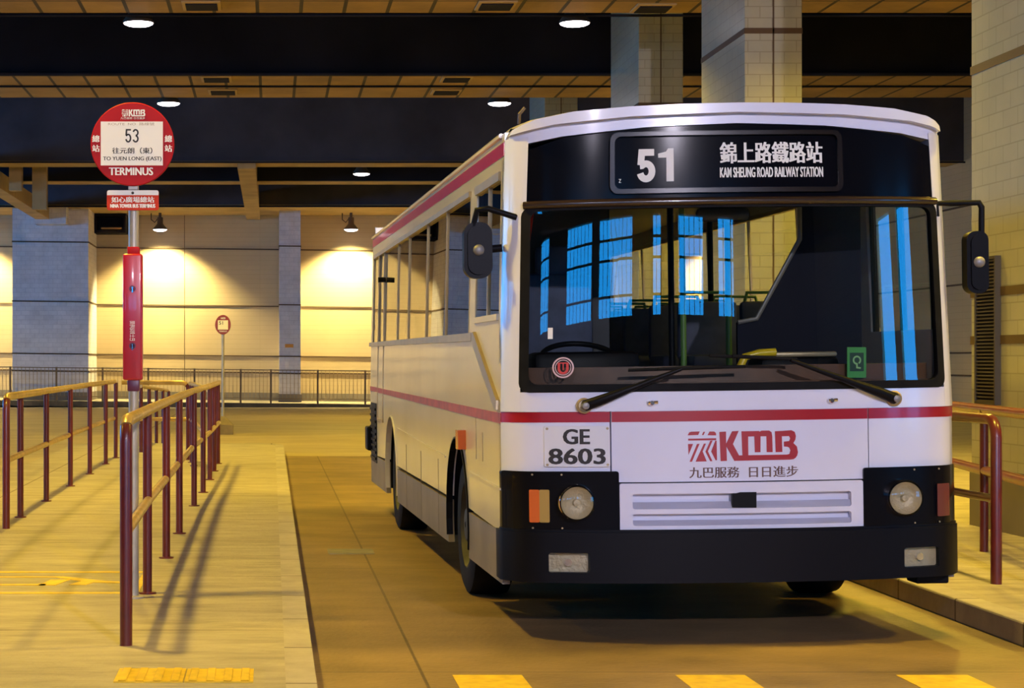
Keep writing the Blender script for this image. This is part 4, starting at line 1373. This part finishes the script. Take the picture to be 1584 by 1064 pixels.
# entrance partition with its slanting edge, fare box
bpart(MB().prism([(0.25, 1.10), (0.98, 1.10), (0.98, 2.66), (0.62, 2.66), (0.62, 2.20), (0.36, 1.74), (0.25, 1.72)], 0.98, 1.01), 'entrance_partition', mat('dark_blue_partition', (0.008, 0.009, 0.02), 0.6, spec=0.1), None)
bpart(MB().tube([(0.25, 0.97, 1.72), (0.36, 0.97, 1.74), (0.62, 0.97, 2.20), (0.62, 0.97, 2.66)], 0.014, 8), 'partition_rail', M_HUB, None, 40)
FB = bpart(MB().box(0.22, 0.68, 0.42, 0.72, 1.32, 1.52, 0.05), 'fare_box', M_BLACK, None, 40)
bpart(MB().box(0.26, 0.66, 0.44, 0.70, 1.515, 1.545, 0.012), 'fare_box_lid', M_ALU, FB, 40)
bpart(MB().tube([(0.09, 0.36, 1.36), (0.09, 0.36, 1.46), (0.12, 0.36, 1.52), (0.20, 0.36, 1.54), (0.29, 0.36, 1.545)], 0.022, 12), 'yellow_tube', M_YELLOW, None, 40)
bpart(MB().box(-0.12, 0.18, 0.42, 0.47, 2.27, 2.35, 0.03), 'interior_mirror', M_VENT, None, 40)
for x, y, m_ in ((0.28, 2.4, M_GREEN), (0.50, 2.1, M_GREEN), (-0.02, 3.4, M_GREEN), (0.12, 2.05, M_BLACK), (0.62, 3.0, M_BLACK), (-0.30, 2.0, M_BLACK)):
    bpart(MB().tube([(x, y, 1.1), (x, y, 2.67)], 0.02, 12), 'grab_pole', m_, None, 40)
seat = None
for k in range(7):
    for s in (-1, 1):
        for dx in (0.92, 0.50):
            if s < 0 and k == 0:
                continue
            if seat is None:
                seat = MB().box(-0.20, 0.20, -0.22, 0.20, 0.34, 0.44, 0.03).build('passenger_seat', M_SEAT, BUS, 40)
                MB().box(-0.20, 0.20, 0.17, 0.25, 0.40, 0.80, 0.03).build('backrest', M_SEAT, seat, 40)
                MB().tube([(-0.17, 0.21, 0.78), (-0.15, 0.21, 0.86), (0.15, 0.21, 0.86), (0.17, 0.21, 0.78)], 0.013, 8).build('grab_handle', M_GREEN, seat, 40)
                MB().box(-0.16, 0.16, -0.1, 0.1, 0.0, 0.35).build('seat_leg', M_BLACK, seat)
                o = seat
            else:
                o = copy_tree(seat, BUS)
            o.location = (s * dx, 2.5 + k * 0.86, 1.10)

# card standing on the dashboard behind the windscreen
t = thing('dashboard_card', (0, 0, 0), 'green card with a pale curl symbol standing behind the right of the windscreen', 'card')
t.parent = None
def w_of(x, y, z):
    x2, y2, z2 = rollp(Vector((x, y, z)))
    c, s = math.cos(0.0275), math.sin(0.0275)
    return Vector((2.505 + x2 * c - y2 * s, 10.15 + x2 * s + y2 * c, z2))
t.location = w_of(0.675, 0.175, 1.40)
t.rotation_euler = (0, 0, 0.0275 + 0.15)
MB().prism(rrect(-0.055, 0.055, 0, 0.165, 0.004, 2), -0.003, 0.003).build('board', M_CARD, t)
MB().box(-0.04, 0.04, -0.0045, -0.003, 0.035, 0.135).build('dark_field', mat('card_dark', (0.01, 0.05, 0.03), 0.5), t)
g = MB()
stroke(g, arc(0.0, 0.095, 0.02, 0.02, -60, 270, 16) + [(0.0, 0.055), (0.022, 0.052)], 0.009, -0.0055, FL)
g.build('symbol', M_CARDINK, t)

bpy.context.view_layer.update()
